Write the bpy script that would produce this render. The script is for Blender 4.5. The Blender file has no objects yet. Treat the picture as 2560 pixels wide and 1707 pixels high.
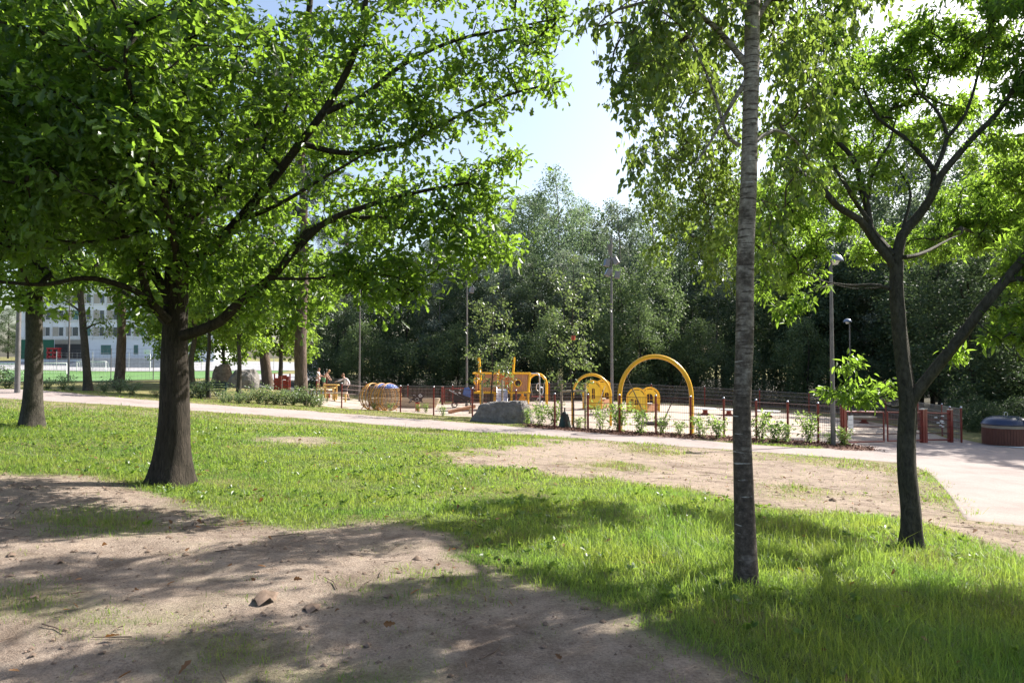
import bpy, math, random
import numpy as np
from mathutils import Vector, Matrix
R = math.radians
sc = bpy.context.scene
COL = sc.collection
rng = np.random.default_rng(11)
random.seed(11)

# ------------------------------------------------------------------ camera, sky, sun, exposure
F, CX, CY, HZ, CAMZ = 1850.0, 1280.0, 853.5, 910.0, 1.62
PITCH = math.atan((HZ - CY) / F)
cam = bpy.data.objects.new("camera", bpy.data.cameras.new("camera"))
COL.objects.link(cam)
cam.location = (0, 0, CAMZ)
cam.rotation_euler = (math.pi / 2 + PITCH, 0, 0)
cam.data.sensor_width = 36.0
cam.data.lens = 36.0 * F / 2560.0
cam.data.clip_start, cam.data.clip_end = 0.05, 3000.0
sc.camera = cam

SUN_AZ, SUN_EL = R(55), R(40)
world = bpy.data.worlds.new("World")
sc.world = world
world.use_nodes = True
wn = world.node_tree
sky = wn.nodes.new("ShaderNodeTexSky")
sky.sky_type = 'NISHITA'
sky.sun_disc = False
sky.sun_elevation, sky.sun_rotation = SUN_EL, SUN_AZ
sky.air_density, sky.dust_density, sky.ozone_density = 1.0, 2.6, .9
wn.links.new(sky.outputs[0], wn.nodes["Background"].inputs[0])
wn.nodes["Background"].inputs[1].default_value = 0.098
sun = bpy.data.objects.new("sun", bpy.data.lights.new("sun", 'SUN'))
COL.objects.link(sun)
sun.data.energy, sun.data.angle, sun.data.color = 5.0, R(0.53), (1.0, 0.95, 0.87)
SDIR = Vector((math.sin(SUN_AZ) * math.cos(SUN_EL), math.cos(SUN_AZ) * math.cos(SUN_EL), math.sin(SUN_EL)))
sun.rotation_euler = SDIR.to_track_quat('Z', 'Y').to_euler()
sun.location = (40, 40, 60)
sc.view_settings.view_transform = 'Standard'
sc.view_settings.look = 'None'
sc.view_settings.gamma = 1.0
sc.view_settings.use_curve_mapping = False
sc.view_settings.exposure = 1.3
cy = sc.cycles
cy.max_bounces, cy.diffuse_bounces, cy.glossy_bounces, cy.transmission_bounces, cy.transparent_max_bounces = 5, 3, 2, 3, 4
cy.use_denoising = True
cy.caustics_reflective = cy.caustics_refractive = False

# ------------------------------------------------------------------ helpers
FW = np.array([0, math.cos(PITCH), math.sin(PITCH)])
UPV = np.array([0, -math.sin(PITCH), math.cos(PITCH)])
K = 2560.0 / 2352.0

def P(u, v, Y):
    """point of the place at distance Y that is seen at photo pixel u, v"""
    d = np.array([(u - CX) / F, 0, 0]) + UPV * ((CY - v) / F) + FW
    t = Y / d[1]
    return np.array([d[0] * t, Y, CAMZ + d[2] * t])

def q(u, v, Y):
    return P(u * K, v * K, Y)

CTRL = [(1280,1707,3.72),(0,1707,3.72),(2560,1707,3.85),(1866,1470,5.5),(2280,1360,7.4),(420,1212,9.5),(80,1065,15),
 (45,975,27),(0,996,25.2),(0,972,28),(479,1026,25),(479,1007,28),(1053,1075,23),(1053,1058,26.2),(1053,1037,31),(1828,1124,19),
 (1828,1110,20.4),(1727,1092,21.8),(1388,1070,25.8),(854,1020,37),(2400,1107,25),(2513,1114,24.9),(863,1000,49),(1937,1030,42),
 (1600,1020,38),(1400,1004.6,44),(1280,1285,8.6),(700,1320,7),(1400,1170,13.2),(2300,1200,14.5),(2500,1300,10.3),(2560,1500,6.0),
 (600,1100,14.5),(200,1140,12),(0,1180,9.2),(0,1400,5.6),(230,980,36),(300,968,40),(540,998,33),(752,1005,36),(672,965,50),(610,968,42),
 (150,958,60),(150,955,80),(400,950,80),(250,929,140),(400,929,140),(250,905,172),(600,905,172)]
pts = [P(*c) for c in CTRL]
for x, y, H in [(0,90,2.4),(60,60,3.2),(100,300,3),(-60,30,.4),(-30,10,.95),(30,8,2.6),(40,30,3.2),(0,-15,1.5),(-20,-15,1.3),(20,-15,1.9),
                (0,0,1.62),(-200,320,-3),(0,320,0),(150,100,3.5),(-250,120,0),(-300,-60,0),(300,-60,3),(300,500,2),(-300,500,-4),(30,46,3.0)]:
    pts.append(np.array([x, y, CAMZ - H]))
pts = np.array(pts)
def _ph(r2):
    return 0.5 * r2 * np.log(r2 + 1e-9)
_n = len(pts)
_A = np.zeros((_n + 3, _n + 3))
_d2 = ((pts[:, None, :2] - pts[None, :, :2]) ** 2).sum(-1)
_A[:_n, :_n] = _ph(_d2) + np.eye(_n) * 2.0
_A[:_n, _n], _A[:_n, _n + 1:] = 1, pts[:, :2]
_A[_n, :_n], _A[_n + 1:, :_n] = 1, pts[:, :2].T
_w = np.linalg.solve(_A, np.concatenate([pts[:, 2], [0, 0, 0]]))

# value noise for masks and shapes
_G = np.random.default_rng(5).random((256, 256))
def vnoise(x, y):
    xi, yi = np.floor(x).astype(int), np.floor(y).astype(int)
    fx, fy = x - xi, y - yi
    fx, fy = fx * fx * (3 - 2 * fx), fy * fy * (3 - 2 * fy)
    g = lambda a, b: _G[a & 255, b & 255]
    return (g(xi, yi) * (1 - fx) + g(xi + 1, yi) * fx) * (1 - fy) + (g(xi, yi + 1) * (1 - fx) + g(xi + 1, yi + 1) * fx) * fy
def fbm(x, y, o=4):
    s, a, t = 0, .5, 0
    for k in range(o):
        s = s + a * vnoise(x * 2 ** k + 17 * k, y * 2 ** k + 31 * k)
        t += a
        a *= .5
    return s / t

def hts(x, y):
    x, y = np.asarray(x, float), np.asarray(y, float)
    out = np.empty(x.size)
    xf, yf = x.ravel(), y.ravel()
    for i in range(0, x.size, 20000):
        a, b = xf[i:i + 20000], yf[i:i + 20000]
        r2 = (a[:, None] - pts[None, :, 0]) ** 2 + (b[:, None] - pts[None, :, 1]) ** 2
        out[i:i + 20000] = _ph(r2) @ _w[:_n] + _w[_n] + _w[_n + 1] * a + _w[_n + 2] * b
    nz = np.clip((11.5 - y) / 3.5, 0, 1) * (y > -3) * ((fbm(x * 1.1, y * 1.1) - .5) * .10 + (fbm(x * 4.5, y * 4.5, 3) - .5) * .03)
    return out.reshape(x.shape) + nz

def h(x, y):
    return float(hts(np.array([x]), np.array([y]))[0])

_YS = np.concatenate([np.arange(2, 60, .08), np.arange(60, 300, .5)])
def hit(u, v):
    """where the line of sight through photo pixel u, v meets the ground"""
    d = np.array([(u - CX) / F, 0, 0]) + UPV * ((CY - v) / F) + FW
    t = _YS / d[1]
    dz = CAMZ + d[2] * t - hts(d[0] * t, _YS)
    k = np.where(dz < 0)[0]
    Y = _YS[k[0]] if len(k) else _YS[np.argmin(dz)]
    return np.array([d[0] * Y / d[1], Y])

def hq(u, v):
    return hit(u * K, v * K)

def gnd(u, Y):
    """ground point in photo column u at distance Y"""
    x = (u - CX) / F * Y
    return Vector((x, Y, h(x, Y)))

def inpoly(x, y, poly):
    """signed distance to a ground polygon, positive inside"""
    x, y = np.asarray(x, float), np.asarray(y, float)
    ins = np.zeros(x.shape, bool)
    dist = np.full(x.shape, 1e9)
    n = len(poly)
    for i in range(n):
        (x1, y1), (x2, y2) = poly[i], poly[(i + 1) % n]
        c = ((y1 > y) != (y2 > y))
        ins ^= c & (x < (x2 - x1) * (y - y1) / ((y2 - y1) if y2 != y1 else 1e-9) + x1)
        dx, dy = x2 - x1, y2 - y1
        t = np.clip(((x - x1) * dx + (y - y1) * dy) / (dx * dx + dy * dy + 1e-12), 0, 1)
        dist = np.minimum(dist, np.hypot(x - x1 - t * dx, y - y1 - t * dy))
    return np.where(ins, dist, -dist)

# ---- objects
def tag(o, label=None, cat=None, group=None, kind=None):
    if label: o['label'] = label
    if cat: o['category'] = cat
    if group: o['group'] = group
    if kind: o['kind'] = kind
    return o

def root(name, loc, label, cat, group=None, rz=0.0):
    o = bpy.data.objects.new(name, None)
    o.empty_display_size = .2
    COL.objects.link(o)
    o.location = tuple(loc)
    o.rotation_euler = (0, 0, rz)
    return tag(o, label, cat, group)

def link(name, me, mat, parent=None):
    if mat is not None and not me.materials:
        me.materials.append(mat)
    o = bpy.data.objects.new(name, me)
    COL.objects.link(o)
    if parent is not None: o.parent = parent
    return o

def copy_tree(o, parent=None):
    c = o.copy()
    COL.objects.link(c)
    c.parent = parent
    for ch in o.children: copy_tree(ch, c)
    return c

def npmesh(name, V, loops, counts, smooth=False):
    me = bpy.data.meshes.new(name)
    V = np.ascontiguousarray(V, np.float32)
    me.vertices.add(len(V)); me.vertices.foreach_set("co", V.ravel())
    loops = np.ascontiguousarray(loops, np.int32); counts = np.ascontiguousarray(counts, np.int32)
    me.loops.add(len(loops)); me.loops.foreach_set("vertex_index", loops)
    me.polygons.add(len(counts))
    me.polygons.foreach_set("loop_start", np.concatenate([[0], np.cumsum(counts)[:-1]]).astype(np.int32))
    if smooth: me.polygons.foreach_set("use_smooth", np.ones(len(counts), bool))
    me.update(calc_edges=True)
    return me

def gridmesh(name, X, Y, Z, smooth=True):
    n, m = X.shape
    V = np.stack([X, Y, Z], -1).reshape(-1, 3)
    i = np.arange(n * m).reshape(n, m)
    f = np.stack([i[:-1, :-1], i[:-1, 1:], i[1:, 1:], i[1:, :-1]], -1).reshape(-1, 4)
    a = V[f[:, 1]] - V[f[:, 0]]; b = V[f[:, 3]] - V[f[:, 0]]
    if np.mean(a[:, 0] * b[:, 1] - a[:, 1] * b[:, 0]) < 0: f = f[:, ::-1]
    return npmesh(name, V, f.ravel(), np.full(len(f), 4), smooth)

def rotz(a): return Matrix.Rotation(a, 3, 'Z')

class MB:
    def __init__(s): s.v, s.f = [], []
    def add(s, vs, fs):
        b = len(s.v)
        s.v += [tuple(p) for p in vs]
        s.f += [tuple(i + b for i in f) for f in fs]
        return s
    def box(s, c, size, rot=None):
        hx, hy, hz = [a / 2 for a in size]
        vs = [Vector((x, y, z)) for z in (-hz, hz) for x, y in ((-hx, -hy), (hx, -hy), (hx, hy), (-hx, hy))]
        if rot is not None:
            if not isinstance(rot, Matrix): rot = rotz(rot)
            vs = [rot @ p for p in vs]
        c = Vector(c)
        return s.add([p + c for p in vs], [(3, 2, 1, 0), (4, 5, 6, 7), (0, 1, 5, 4), (1, 2, 6, 5), (2, 3, 7, 6), (3, 0, 4, 7)])
    def tube(s, pts, r, n=8, closed=False, caps=True, fn=None):
        pts = [Vector(p) for p in pts]
        m = len(pts)
        rs = [r] * m if not hasattr(r, '__len__') else list(r)
        vs, fs = [], []
        up = None
        for i, p in enumerate(pts):
            a = pts[(i - 1) % m] if (closed or i) else p
            b = pts[(i + 1) % m] if (closed or i < m - 1) else p
            t = (b - a).normalized()
            if up is None:
                up = Vector((0, 1, 0)) if abs(t.y) < .9 else Vector((1, 0, 0))
            up = (up - t * up.dot(t)).normalized()
            sd = t.cross(up)
            for k in range(n):
                an = 2 * math.pi * k / n
                rr = rs[i] * (fn(i, an, p) if fn else 1)
                vs.append(p + (up * math.cos(an) + sd * math.sin(an)) * rr)
        for i in range(m if closed else m - 1):
            for k in range(n):
                a, b = i * n + k, i * n + (k + 1) % n
                c, d = ((i + 1) % m) * n + (k + 1) % n, ((i + 1) % m) * n + k
                fs.append((a, d, c, b))
        if caps and not closed:
            fs.append(tuple(range(n))); fs.append(tuple(reversed(range((m - 1) * n, m * n))))
        return s.add(vs, fs)
    def lathe(s, prof, c=(0, 0, 0), n=24, M=None):
        c = Vector(c)
        vs, fs = [], []
        for r, z in prof:
            for k in range(n):
                a = 2 * math.pi * k / n
                p = Vector((r * math.cos(a), r * math.sin(a), z))
                if M is not None: p = M @ p
                vs.append(p + c)
        for i in range(len(prof) - 1):
            for k in range(n):
                fs.append((i * n + k, i * n + (k + 1) % n, (i + 1) * n + (k + 1) % n, (i + 1) * n + k))
        fs.append(tuple(reversed(range(n)))); fs.append(tuple(range((len(prof) - 1) * n, len(prof) * n)))
        return s.add(vs, fs)
    def ball(s, c, rad, n=12, M=None):
        rad = (rad,) * 3 if not hasattr(rad, '__len__') else rad
        pr = [(max(.02, math.sin(math.pi * i / n)), -math.cos(math.pi * i / n)) for i in range(n + 1)]
        D = Matrix.Diagonal(rad)
        return s.lathe(pr, c, n + 4, (M @ D) if M is not None else D)
    def prism(s, poly, th, M=None, c=(0, 0, 0)):
        """outline in x,z extruded th along y"""
        c = Vector(c); n = len(poly)
        vs = [Vector((x, y, z)) for y in (-th / 2, th / 2) for x, z in poly]
        if M is not None: vs = [M @ p for p in vs]
        fs = [tuple(range(n)), tuple(reversed(range(n, 2 * n)))] + [(i, n + i, n + (i + 1) % n, (i + 1) % n)[::-1] for i in range(n)]
        return s.add([p + c for p in vs], fs)
    def ring(s, outer, inner, th, M=None, c=(0, 0, 0)):
        """band between two outlines of equal count (x,z), extruded th along y"""
        c = Vector(c); n = len(outer)
        vs = [Vector((x, y, z)) for y in (-th / 2, th / 2) for pl in (outer, inner) for x, z in pl]
        if M is not None: vs = [M @ p for p in vs]
        fs = []
        for i in range(n):
            j = (i + 1) % n
            fs += [(i, j, n + j, n + i), (2 * n + j, 2 * n + i, 3 * n + i, 3 * n + j), (j, i, 2 * n + i, 2 * n + j), (n + i, n + j, 3 * n + j, 3 * n + i)]
        return s.add([p + c for p in vs], fs)
    def build(s, name, mat, parent=None, smooth=False, bevel=0, loc=None):
        me = bpy.data.meshes.new(name)
        me.from_pydata([tuple(p) for p in s.v], [], s.f)
        me.update()
        if smooth:
            me.polygons.foreach_set("use_smooth", np.ones(len(me.polygons), bool))
        o = link(name, me, mat, parent)
        if smooth and bevel == 0:
            try: me.set_sharp_from_angle(angle=R(50))
            except Exception: pass
        if bevel:
            m = o.modifiers.new("bevel", 'BEVEL'); m.width = bevel; m.segments = 2; m.limit_method = 'ANGLE'
        if loc is not None: o.location = loc
        return o

# ---- materials
def new_mat(name):
    m = bpy.data.materials.new(name)
    m.use_nodes = True
    return m, m.node_tree, m.node_tree.nodes["Principled BSDF"]

def ramp(nt, fac, stops):
    r = nt.nodes.new("ShaderNodeValToRGB")
    el = r.color_ramp.elements
    while len(el) < len(stops): el.new(.5)
    for e, (p, c) in zip(el, stops):
        e.position = p
        e.color = (*c, 1) if len(c) == 3 else c
    nt.links.new(fac, r.inputs[0])
    return r.outputs[0]

def tex(nt, scale, detail=4, rough=.6, stretch=None, dist=0.0):
    tc = nt.nodes.new("ShaderNodeTexCoord")
    n = nt.nodes.new("ShaderNodeTexNoise")
    n.inputs["Scale"].default_value = scale
    n.inputs["Detail"].default_value = detail
    n.inputs["Roughness"].default_value = rough
    n.inputs["Distortion"].default_value = dist
    if stretch:
        mp = nt.nodes.new("ShaderNodeMapping"); mp.inputs["Scale"].default_value = stretch
        nt.links.new(tc.outputs["Object"], mp.inputs[0]); nt.links.new(mp.outputs[0], n.inputs["Vector"])
    else:
        nt.links.new(tc.outputs["Object"], n.inputs["Vector"])
    return n.outputs["Fac"]

def bump(nt, b, hgt, strength=.5, dist=.02):
    n = nt.nodes.new("ShaderNodeBump")
    n.inputs["Strength"].default_value = strength; n.inputs["Distance"].default_value = dist
    nt.links.new(hgt, n.inputs["Height"]); nt.links.new(n.outputs[0], b.inputs["Normal"])

def paint(name, c, rough=.45, metal=0.0, var=.18, scale=6.0, spec=.5, bmp=.12):
    """a solid colour with slight wear and unevenness"""
    m, nt, b = new_mat(name)
    d = tuple(x * (1 - var) for x in c); l = tuple(min(1, x * (1 + var * .6)) for x in c)
    f = tex(nt, scale, 5, .65)
    nt.links.new(ramp(nt, f, [(.3, d), (.7, l)]), b.inputs["Base Color"])
    b.inputs["Roughness"].default_value = rough; b.inputs["Metallic"].default_value = metal
    b.inputs["Specular IOR Level"].default_value = spec
    if bmp: bump(nt, b, tex(nt, scale * 8, 3), bmp, .004)
    return m

def wood(name, c1, c2, stretch=(14, 14, 1.5), rough=.7):
    m, nt, b = new_mat(name)
    f = tex(nt, 3, 6, .6, stretch, .6)
    nt.links.new(ramp(nt, f, [(.3, c1), (.7, c2)]), b.inputs["Base Color"])
    b.inputs["Roughness"].default_value = rough
    bump(nt, b, f, .35, .006)
    return m

def leafmat(name, dark, light, trans, tf=.45, rough=.45, spec=.4, patch=0):
    m, nt, b = new_mat(name)
    g = nt.nodes.new("ShaderNodeNewGeometry")
    nt.links.new(ramp(nt, g.outputs["Random Per Island"], [(0, dark), (.55, tuple((a + c) / 2 for a, c in zip(dark, light))), (1, light)]), b.inputs["Base Color"])
    b.inputs["Roughness"].default_value = rough; b.inputs["Specular IOR Level"].default_value = spec
    t = nt.nodes.new("ShaderNodeBsdfTranslucent")
    nt.links.new(ramp(nt, g.outputs["Random Per Island"], [(0, tuple(x * .7 for x in trans)), (1, tuple(min(1, x * 1.2) for x in trans))]), t.inputs[0])
    if patch:
        f = tex(nt, patch, 5, .6)
        for inp in (b.inputs["Base Color"], t.inputs[0]):
            src = inp.links[0].from_socket
            mm = nt.nodes.new("ShaderNodeMix"); mm.data_type = 'RGBA'; mm.blend_type = 'MULTIPLY'; mm.inputs[0].default_value = 1
            nt.links.new(src, mm.inputs[6]); nt.links.new(ramp(nt, f, [(.3, (.62, .82, .75)), (.5, (1, 1, 1)), (.7, (1.18, 1.0, .85))]), mm.inputs[7])
            nt.links.new(mm.outputs[2], inp)
    mx = nt.nodes.new("ShaderNodeMixShader"); mx.inputs[0].default_value = tf
    nt.links.new(b.outputs[0], mx.inputs[1]); nt.links.new(t.outputs[0], mx.inputs[2])
    nt.links.new(mx.outputs[0], nt.nodes["Material Output"].inputs[0])
    return m

def barkmat(name, c1, c2, stretch=(9, 9, 1.6), strength=.9, dist=.03, scale=3.0):
    m, nt, b = new_mat(name)
    f = tex(nt, scale, 8, .7, stretch, .8)
    f2 = tex(nt, 2.2, 3)
    mx = nt.nodes.new("ShaderNodeMix"); mx.data_type = 'RGBA'; mx.blend_type = 'MULTIPLY'; mx.inputs[0].default_value = .6
    nt.links.new(ramp(nt, f, [(.32, c1), (.68, c2)]), mx.inputs[6])
    nt.links.new(ramp(nt, f2, [(.35, (.55, .6, .5)), (.65, (1, 1, 1))]), mx.inputs[7])
    nt.links.new(mx.outputs[2], b.inputs["Base Color"])
    b.inputs["Roughness"].default_value = .9; b.inputs["Specular IOR Level"].default_value = .2
    bump(nt, b, f, strength, dist)
    return m
# ------------------------------------------------------------------ ground, path, court
def poly(*uv): return [tuple(hq(*p)) for p in uv]
SOIL1 = poly((-200,1092),(0,1090),(160,1092),(300,1122),(480,1168),(560,1192),(700,1216),(850,1202),(960,1216),(1020,1228),(1060,1280),(1180,1312),
             (1280,1352),(1400,1392),(1490,1422),(1500,1445),(1600,1495),(1700,1545),(1770,1600),(1800,1740),(900,1750),(-300,1750),(-500,1300))
SOIL2 = poly((1080,1040),(1290,1010),(1500,1022),(1700,1036),(2060,1066),(2130,1085),(2190,1150),(2220,1200),(2400,1215),(2480,1300),(2352,1290),
             (2200,1225),(2100,1200),(1800,1168),(1640,1140),(1480,1112),(1300,1092),(1150,1077),(1050,1058))
SOIL3 = poly((585,1012),(640,1003),(760,1005),(800,1014),(730,1026),(620,1026))
SOIL4 = poly((-100,918),(0,922),(440,950),(700,968),(1000,994),(1290,1012),(1290,1016),(1000,1000),(800,985),(560,975),(440,960),(250,950),(0,936),(-100,930))
PATCH = [poly((110,1178),(200,1165),(330,1180),(340,1225),(200,1240),(110,1215)), poly((-50,1365),(60,1355),(170,1375),(200,1410),(60,1420),(-50,1410)),
         poly((190,1410),(330,1402),(470,1430),(480,1455),(330,1452),(200,1440)), poly((820,1335),(950,1310),(1120,1320),(1200,1350),(1080,1385),(880,1370)),
         poly((400,1470),(560,1455),(640,1500),(700,1570),(450,1580)), poly((650,1545),(900,1530),(980,1560),(900,1620),(640,1620)),
         poly((1330,1068),(1400,1055),(1480,1070),(1470,1085),(1380,1085)), poly((1770,1125),(1830,1112),(1900,1130),(1890,1147),(1800,1145)),
         poly((1440,1020),(1540,1022),(1590,1040),(1500,1048),(1420,1035)), poly((2080,1075),(2140,1085),(2190,1150),(2130,1165),(2080,1120)),
         poly((1750,1040),(2060,1062),(2070,1085),(1900,1072),(1750,1055)),poly((480,1180),(640,1160),(700,1190),(600,1205))]
LONG = poly((1180,1230),(1450,1180),(1700,1180),(1900,1200),(2200,1240),(2420,1300),(2600,1700),(1900,1750),(1760,1560),(1500,1430),(1300,1340))
BACKLAWN = poly((-100,885),(0,888),(360,916),(700,938),(1080,966),(1280,980),(1280,972),(1080,955),(830,938),(700,925),(430,910),(200,900),(-100,875))

def gmask(x, y):
    """grass cover 0..1, blade height in metres and dryness at ground points"""
    w = (fbm(x * 1.3, y * 1.3) - .5)
    w2 = (fbm(x * 5 + 9, y * 5) - .5)
    sc_ = np.clip(y / 9, .5, 2.2)
    def soft(poly_, e, a=1.0): return np.clip(.5 + (inpoly(x, y, poly_) + (w * .9 + w2 * .8) * sc_ * a) / e, 0, 1)
    g = np.ones_like(x)
    g = g * (1 - soft(SOIL1, .4, .65))
    g = g * (1 - .97 * soft(SOIL2, .6, .9))
    g = g * (1 - .9 * soft(SOIL3, .6))
    g = g * (1 - .55 * soft(SOIL4, .9))
    for i, p in enumerate(PATCH):
        g = np.maximum(g, soft(p, .5 if i < 6 else .9, .8) * (.46 if i < 6 else .6))
    g = np.maximum(g, .10 * (w2 > .12) * (fbm(x * .7 + 77, y * .7) > .47))
    g = g * np.clip(1.12 + w2 * 1.6, .35, 1.1)
    lng = np.clip(.5 + (inpoly(x, y, LONG) + w * 1.0) / .8, 0, 1)
    ht = .03 + .028 * np.clip((fbm(x * .9 + 40, y * .9) - .4) * 4, 0, 1) + .045 * lng * (.2 + 1.3 * fbm(x * 2.3, y * 2.3 + 60))
    far = np.clip((y - 16) / 8, 0, 1)
    dry = np.clip(.06 + soft(SOIL2, 1.5) * .9 + far * .55 + np.clip(w - .04, 0, 1) * 2.2, 0, 1)
    ht = np.where(g < .45, ht * .6, ht)
    return np.clip(g, 0, 1), ht, dry

EDGE_FAR = [(-420,868),(-200,880),(-60,889),(0,893),(180,905),(360,921),(540,933),(700,943),(890,957),(1080,972),(1280,985),(1500,1003),(1680,1018),(1850,1030),(1905,1030),(1935,1012),(2040,1006),(2200,1006),(2290,1024),(2420,1030),(2700,1045)]
EDGE_NEAR = [(-420,884),(-200,899),(-60,911),(0,915),(200,927),(440,943),(570,952),(700,961),(850,974),(1000,986),(1280,1004),(1500,1021),(1680,1034),(1900,1050),(2060,1063),(2130,1080),(2160,1110),(2187,1150),(2218,1197),(2380,1217),(2700,1260)]
def resample(pl, n):
    pl = np.array(pl, float)
    s = np.concatenate([[0], np.cumsum(np.hypot(*np.diff(pl, axis=0).T))])
    t = np.linspace(0, s[-1], n)
    return np.stack([np.interp(t, s, pl[:, i]) for i in range(2)], -1)
def mid_param(pl, n):
    pl = np.array(pl, float)
    t = np.linspace(0, len(pl) - 1, n)
    return np.stack([np.interp(t, np.arange(len(pl)), pl[:, i]) for i in range(2)], -1)
PFAR = mid_param([hq(*p) for p in EDGE_FAR], 420)
PNEAR = mid_param([hq(*p) for p in EDGE_NEAR], 420)
PATHPOLY = [tuple(p) for p in PNEAR[::6]] + [tuple(p) for p in PFAR[::-6]]

# terrain sheet: fine near the viewer, coarse towards the horizon
def axis(near, far, n, p=2.6):
    t = np.linspace(0, 1, n)
    return near * t + (far - near) * t ** p
ypos = np.concatenate([-axis(10, 400, 24)[::-1][:-1], np.linspace(0, 14, 110)[:-1], 14 + axis(46, 900, 170, 3.2)])
xh = axis(26, 800, 120, 3.0)
xpos = np.concatenate([-xh[::-1][:-1], xh])
GX, GY = np.meshgrid(xpos, ypos)
GZ = hts(GX, GY)
gm = gridmesh("ground", GX, GY, GZ)
gr = gmask(GX.ravel(), GY.ravel())
at = gm.attributes.new("grassy", 'FLOAT', 'POINT'); at.data.foreach_set("value", np.clip(gr[0], 0, 1).astype(np.float32))
at = gm.attributes.new("dry", 'FLOAT', 'POINT'); at.data.foreach_set("value", gr[2].astype(np.float32))

m, nt, b = new_mat("soil_and_turf")
fine = tex(nt, 55, 6, .75); mid = tex(nt, 6, 5, .65); big = tex(nt, .5, 4)
soil = ramp(nt, fine, [(.2, (.118, .093, .077)), (.4, (.285, .232, .192)), (.6, (.425, .352, .296)), (.8, (.58, .495, .42))])
m2 = nt.nodes.new("ShaderNodeMix"); m2.data_type = 'RGBA'; m2.blend_type = 'MULTIPLY'; m2.inputs[0].default_value = .7
nt.links.new(soil, m2.inputs[6]); nt.links.new(ramp(nt, mid, [(.3, (.55, .5, .46)), (.6, (1.0, .97, .94)), (.75, (1.15, 1.12, 1.08))]), m2.inputs[7])
turf = ramp(nt, mid, [(.25, (.05, .08, .02)), (.6, (.12, .17, .04)), (.8, (.18, .18, .07))])
dryc = ramp(nt, mid, [(.25, (.16, .155, .06)), (.7, (.30, .25, .13))])
a1 = nt.nodes.new("ShaderNodeAttribute"); a1.attribute_name = "grassy"
a2 = nt.nodes.new("ShaderNodeAttribute"); a2.attribute_name = "dry"
m3 = nt.nodes.new("ShaderNodeMix"); m3.data_type = 'RGBA'
nt.links.new(a2.outputs["Fac"], m3.inputs[0]); nt.links.new(turf, m3.inputs[6]); nt.links.new(dryc, m3.inputs[7])
ad = nt.nodes.new("ShaderNodeMath"); ad.operation = 'MULTIPLY_ADD'
nt.links.new(fine, ad.inputs[0]); ad.inputs[1].default_value = .5; 
sb = nt.nodes.new("ShaderNodeMath"); sb.operation = 'SUBTRACT'; nt.links.new(a1.outputs["Fac"], sb.inputs[0]); sb.inputs[1].default_value = .25
nt.links.new(sb.outputs[0], ad.inputs[2]); ad.use_clamp = True
m4 = nt.nodes.new("ShaderNodeMix"); m4.data_type = 'RGBA'
nt.links.new(ad.outputs[0], m4.inputs[0]); nt.links.new(m2.outputs[2], m4.inputs[6]); nt.links.new(m3.outputs[2], m4.inputs[7])
nt.links.new(m4.outputs[2], b.inputs["Base Color"]); b.inputs["Roughness"].default_value = .95; b.inputs["Specular IOR Level"].default_value = .1
mo = nt.nodes.new("ShaderNodeMix"); mo.data_type = 'RGBA'; mo.blend_type = 'MULTIPLY'; mo.inputs[0].default_value = 1
nt.links.new(m4.outputs[2], mo.inputs[6]); nt.links.new(ramp(nt, tex(nt, 1.3, 7, .72, None, .4), [(.33, (.62, .58, .56)), (.5, (.98, .97, .96)), (.68, (1.14, 1.1, 1.05))]), mo.inputs[7])
nt.links.new(mo.outputs[2], b.inputs["Base Color"])
bump(nt, b, fine, .85, .035)
ground = tag(link("ground", gm, m), kind='structure')

def gravel(name, cs, scale=60):
    m, nt, b = new_mat(name)
    f = tex(nt, scale, 6, .8); g = tex(nt, .7, 8, .7, None, .5)
    mx = nt.nodes.new("ShaderNodeMix"); mx.data_type = 'RGBA'; mx.blend_type = 'MULTIPLY'; mx.inputs[0].default_value = .8
    nt.links.new(ramp(nt, f, [(.25, cs[0]), (.5, cs[1]), (.75, cs[2])]), mx.inputs[6])
    nt.links.new(ramp(nt, g, [(.3, (.68, .66, .64)), (.48, (.94, .92, .91)), (.66, (1.08, 1.06, 1.05))]), mx.inputs[7])
    nt.links.new(mx.outputs[2], b.inputs["Base Color"]); b.inputs["Roughness"].default_value = .95; b.inputs["Specular IOR Level"].default_value = .15
    bump(nt, b, f, .7, .015)
    return m

def strip(name, A, B, n, lift, mat, jit=.0, jitf=1.5, kind='structure'):
    t = np.linspace(0, 1, n)[:, None, None]
    A, B = A.copy(), B.copy()
    if jit:
        for E, s in ((A, 3), (B, 7)):
            jit_ = jit * np.clip((5.5 - E[:, 0]) / 3, .06, 1) if kind == 'structure' and name == 'gravel_path' else jit
            E[:, 1] += (fbm(E[:, 0] * jitf + s, E[:, 1] * jitf) - .5) * 2 * jit_
            E[:, 0] += (fbm(E[:, 0] * jitf * .8 + s, E[:, 1] * jitf * .8 + 40) - .5) * 1.6 * jit_
    G = A[None] * (1 - t) + B[None] * t
    Z = hts(G[..., 0], G[..., 1]) + lift
    Z[0] -= lift + .03; Z[-1] -= lift + .03
    o = link(name, gridmesh(name, G[..., 0], G[..., 1], Z), mat)
    return tag(o, kind=kind)

M_GRAVEL = gravel("pink_gravel", [(.23, .19, .174), (.32, .272, .252), (.41, .356, .333)], 40)
path = strip("gravel_path", PNEAR, PFAR, 60, .008, M_GRAVEL, .32)

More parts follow.
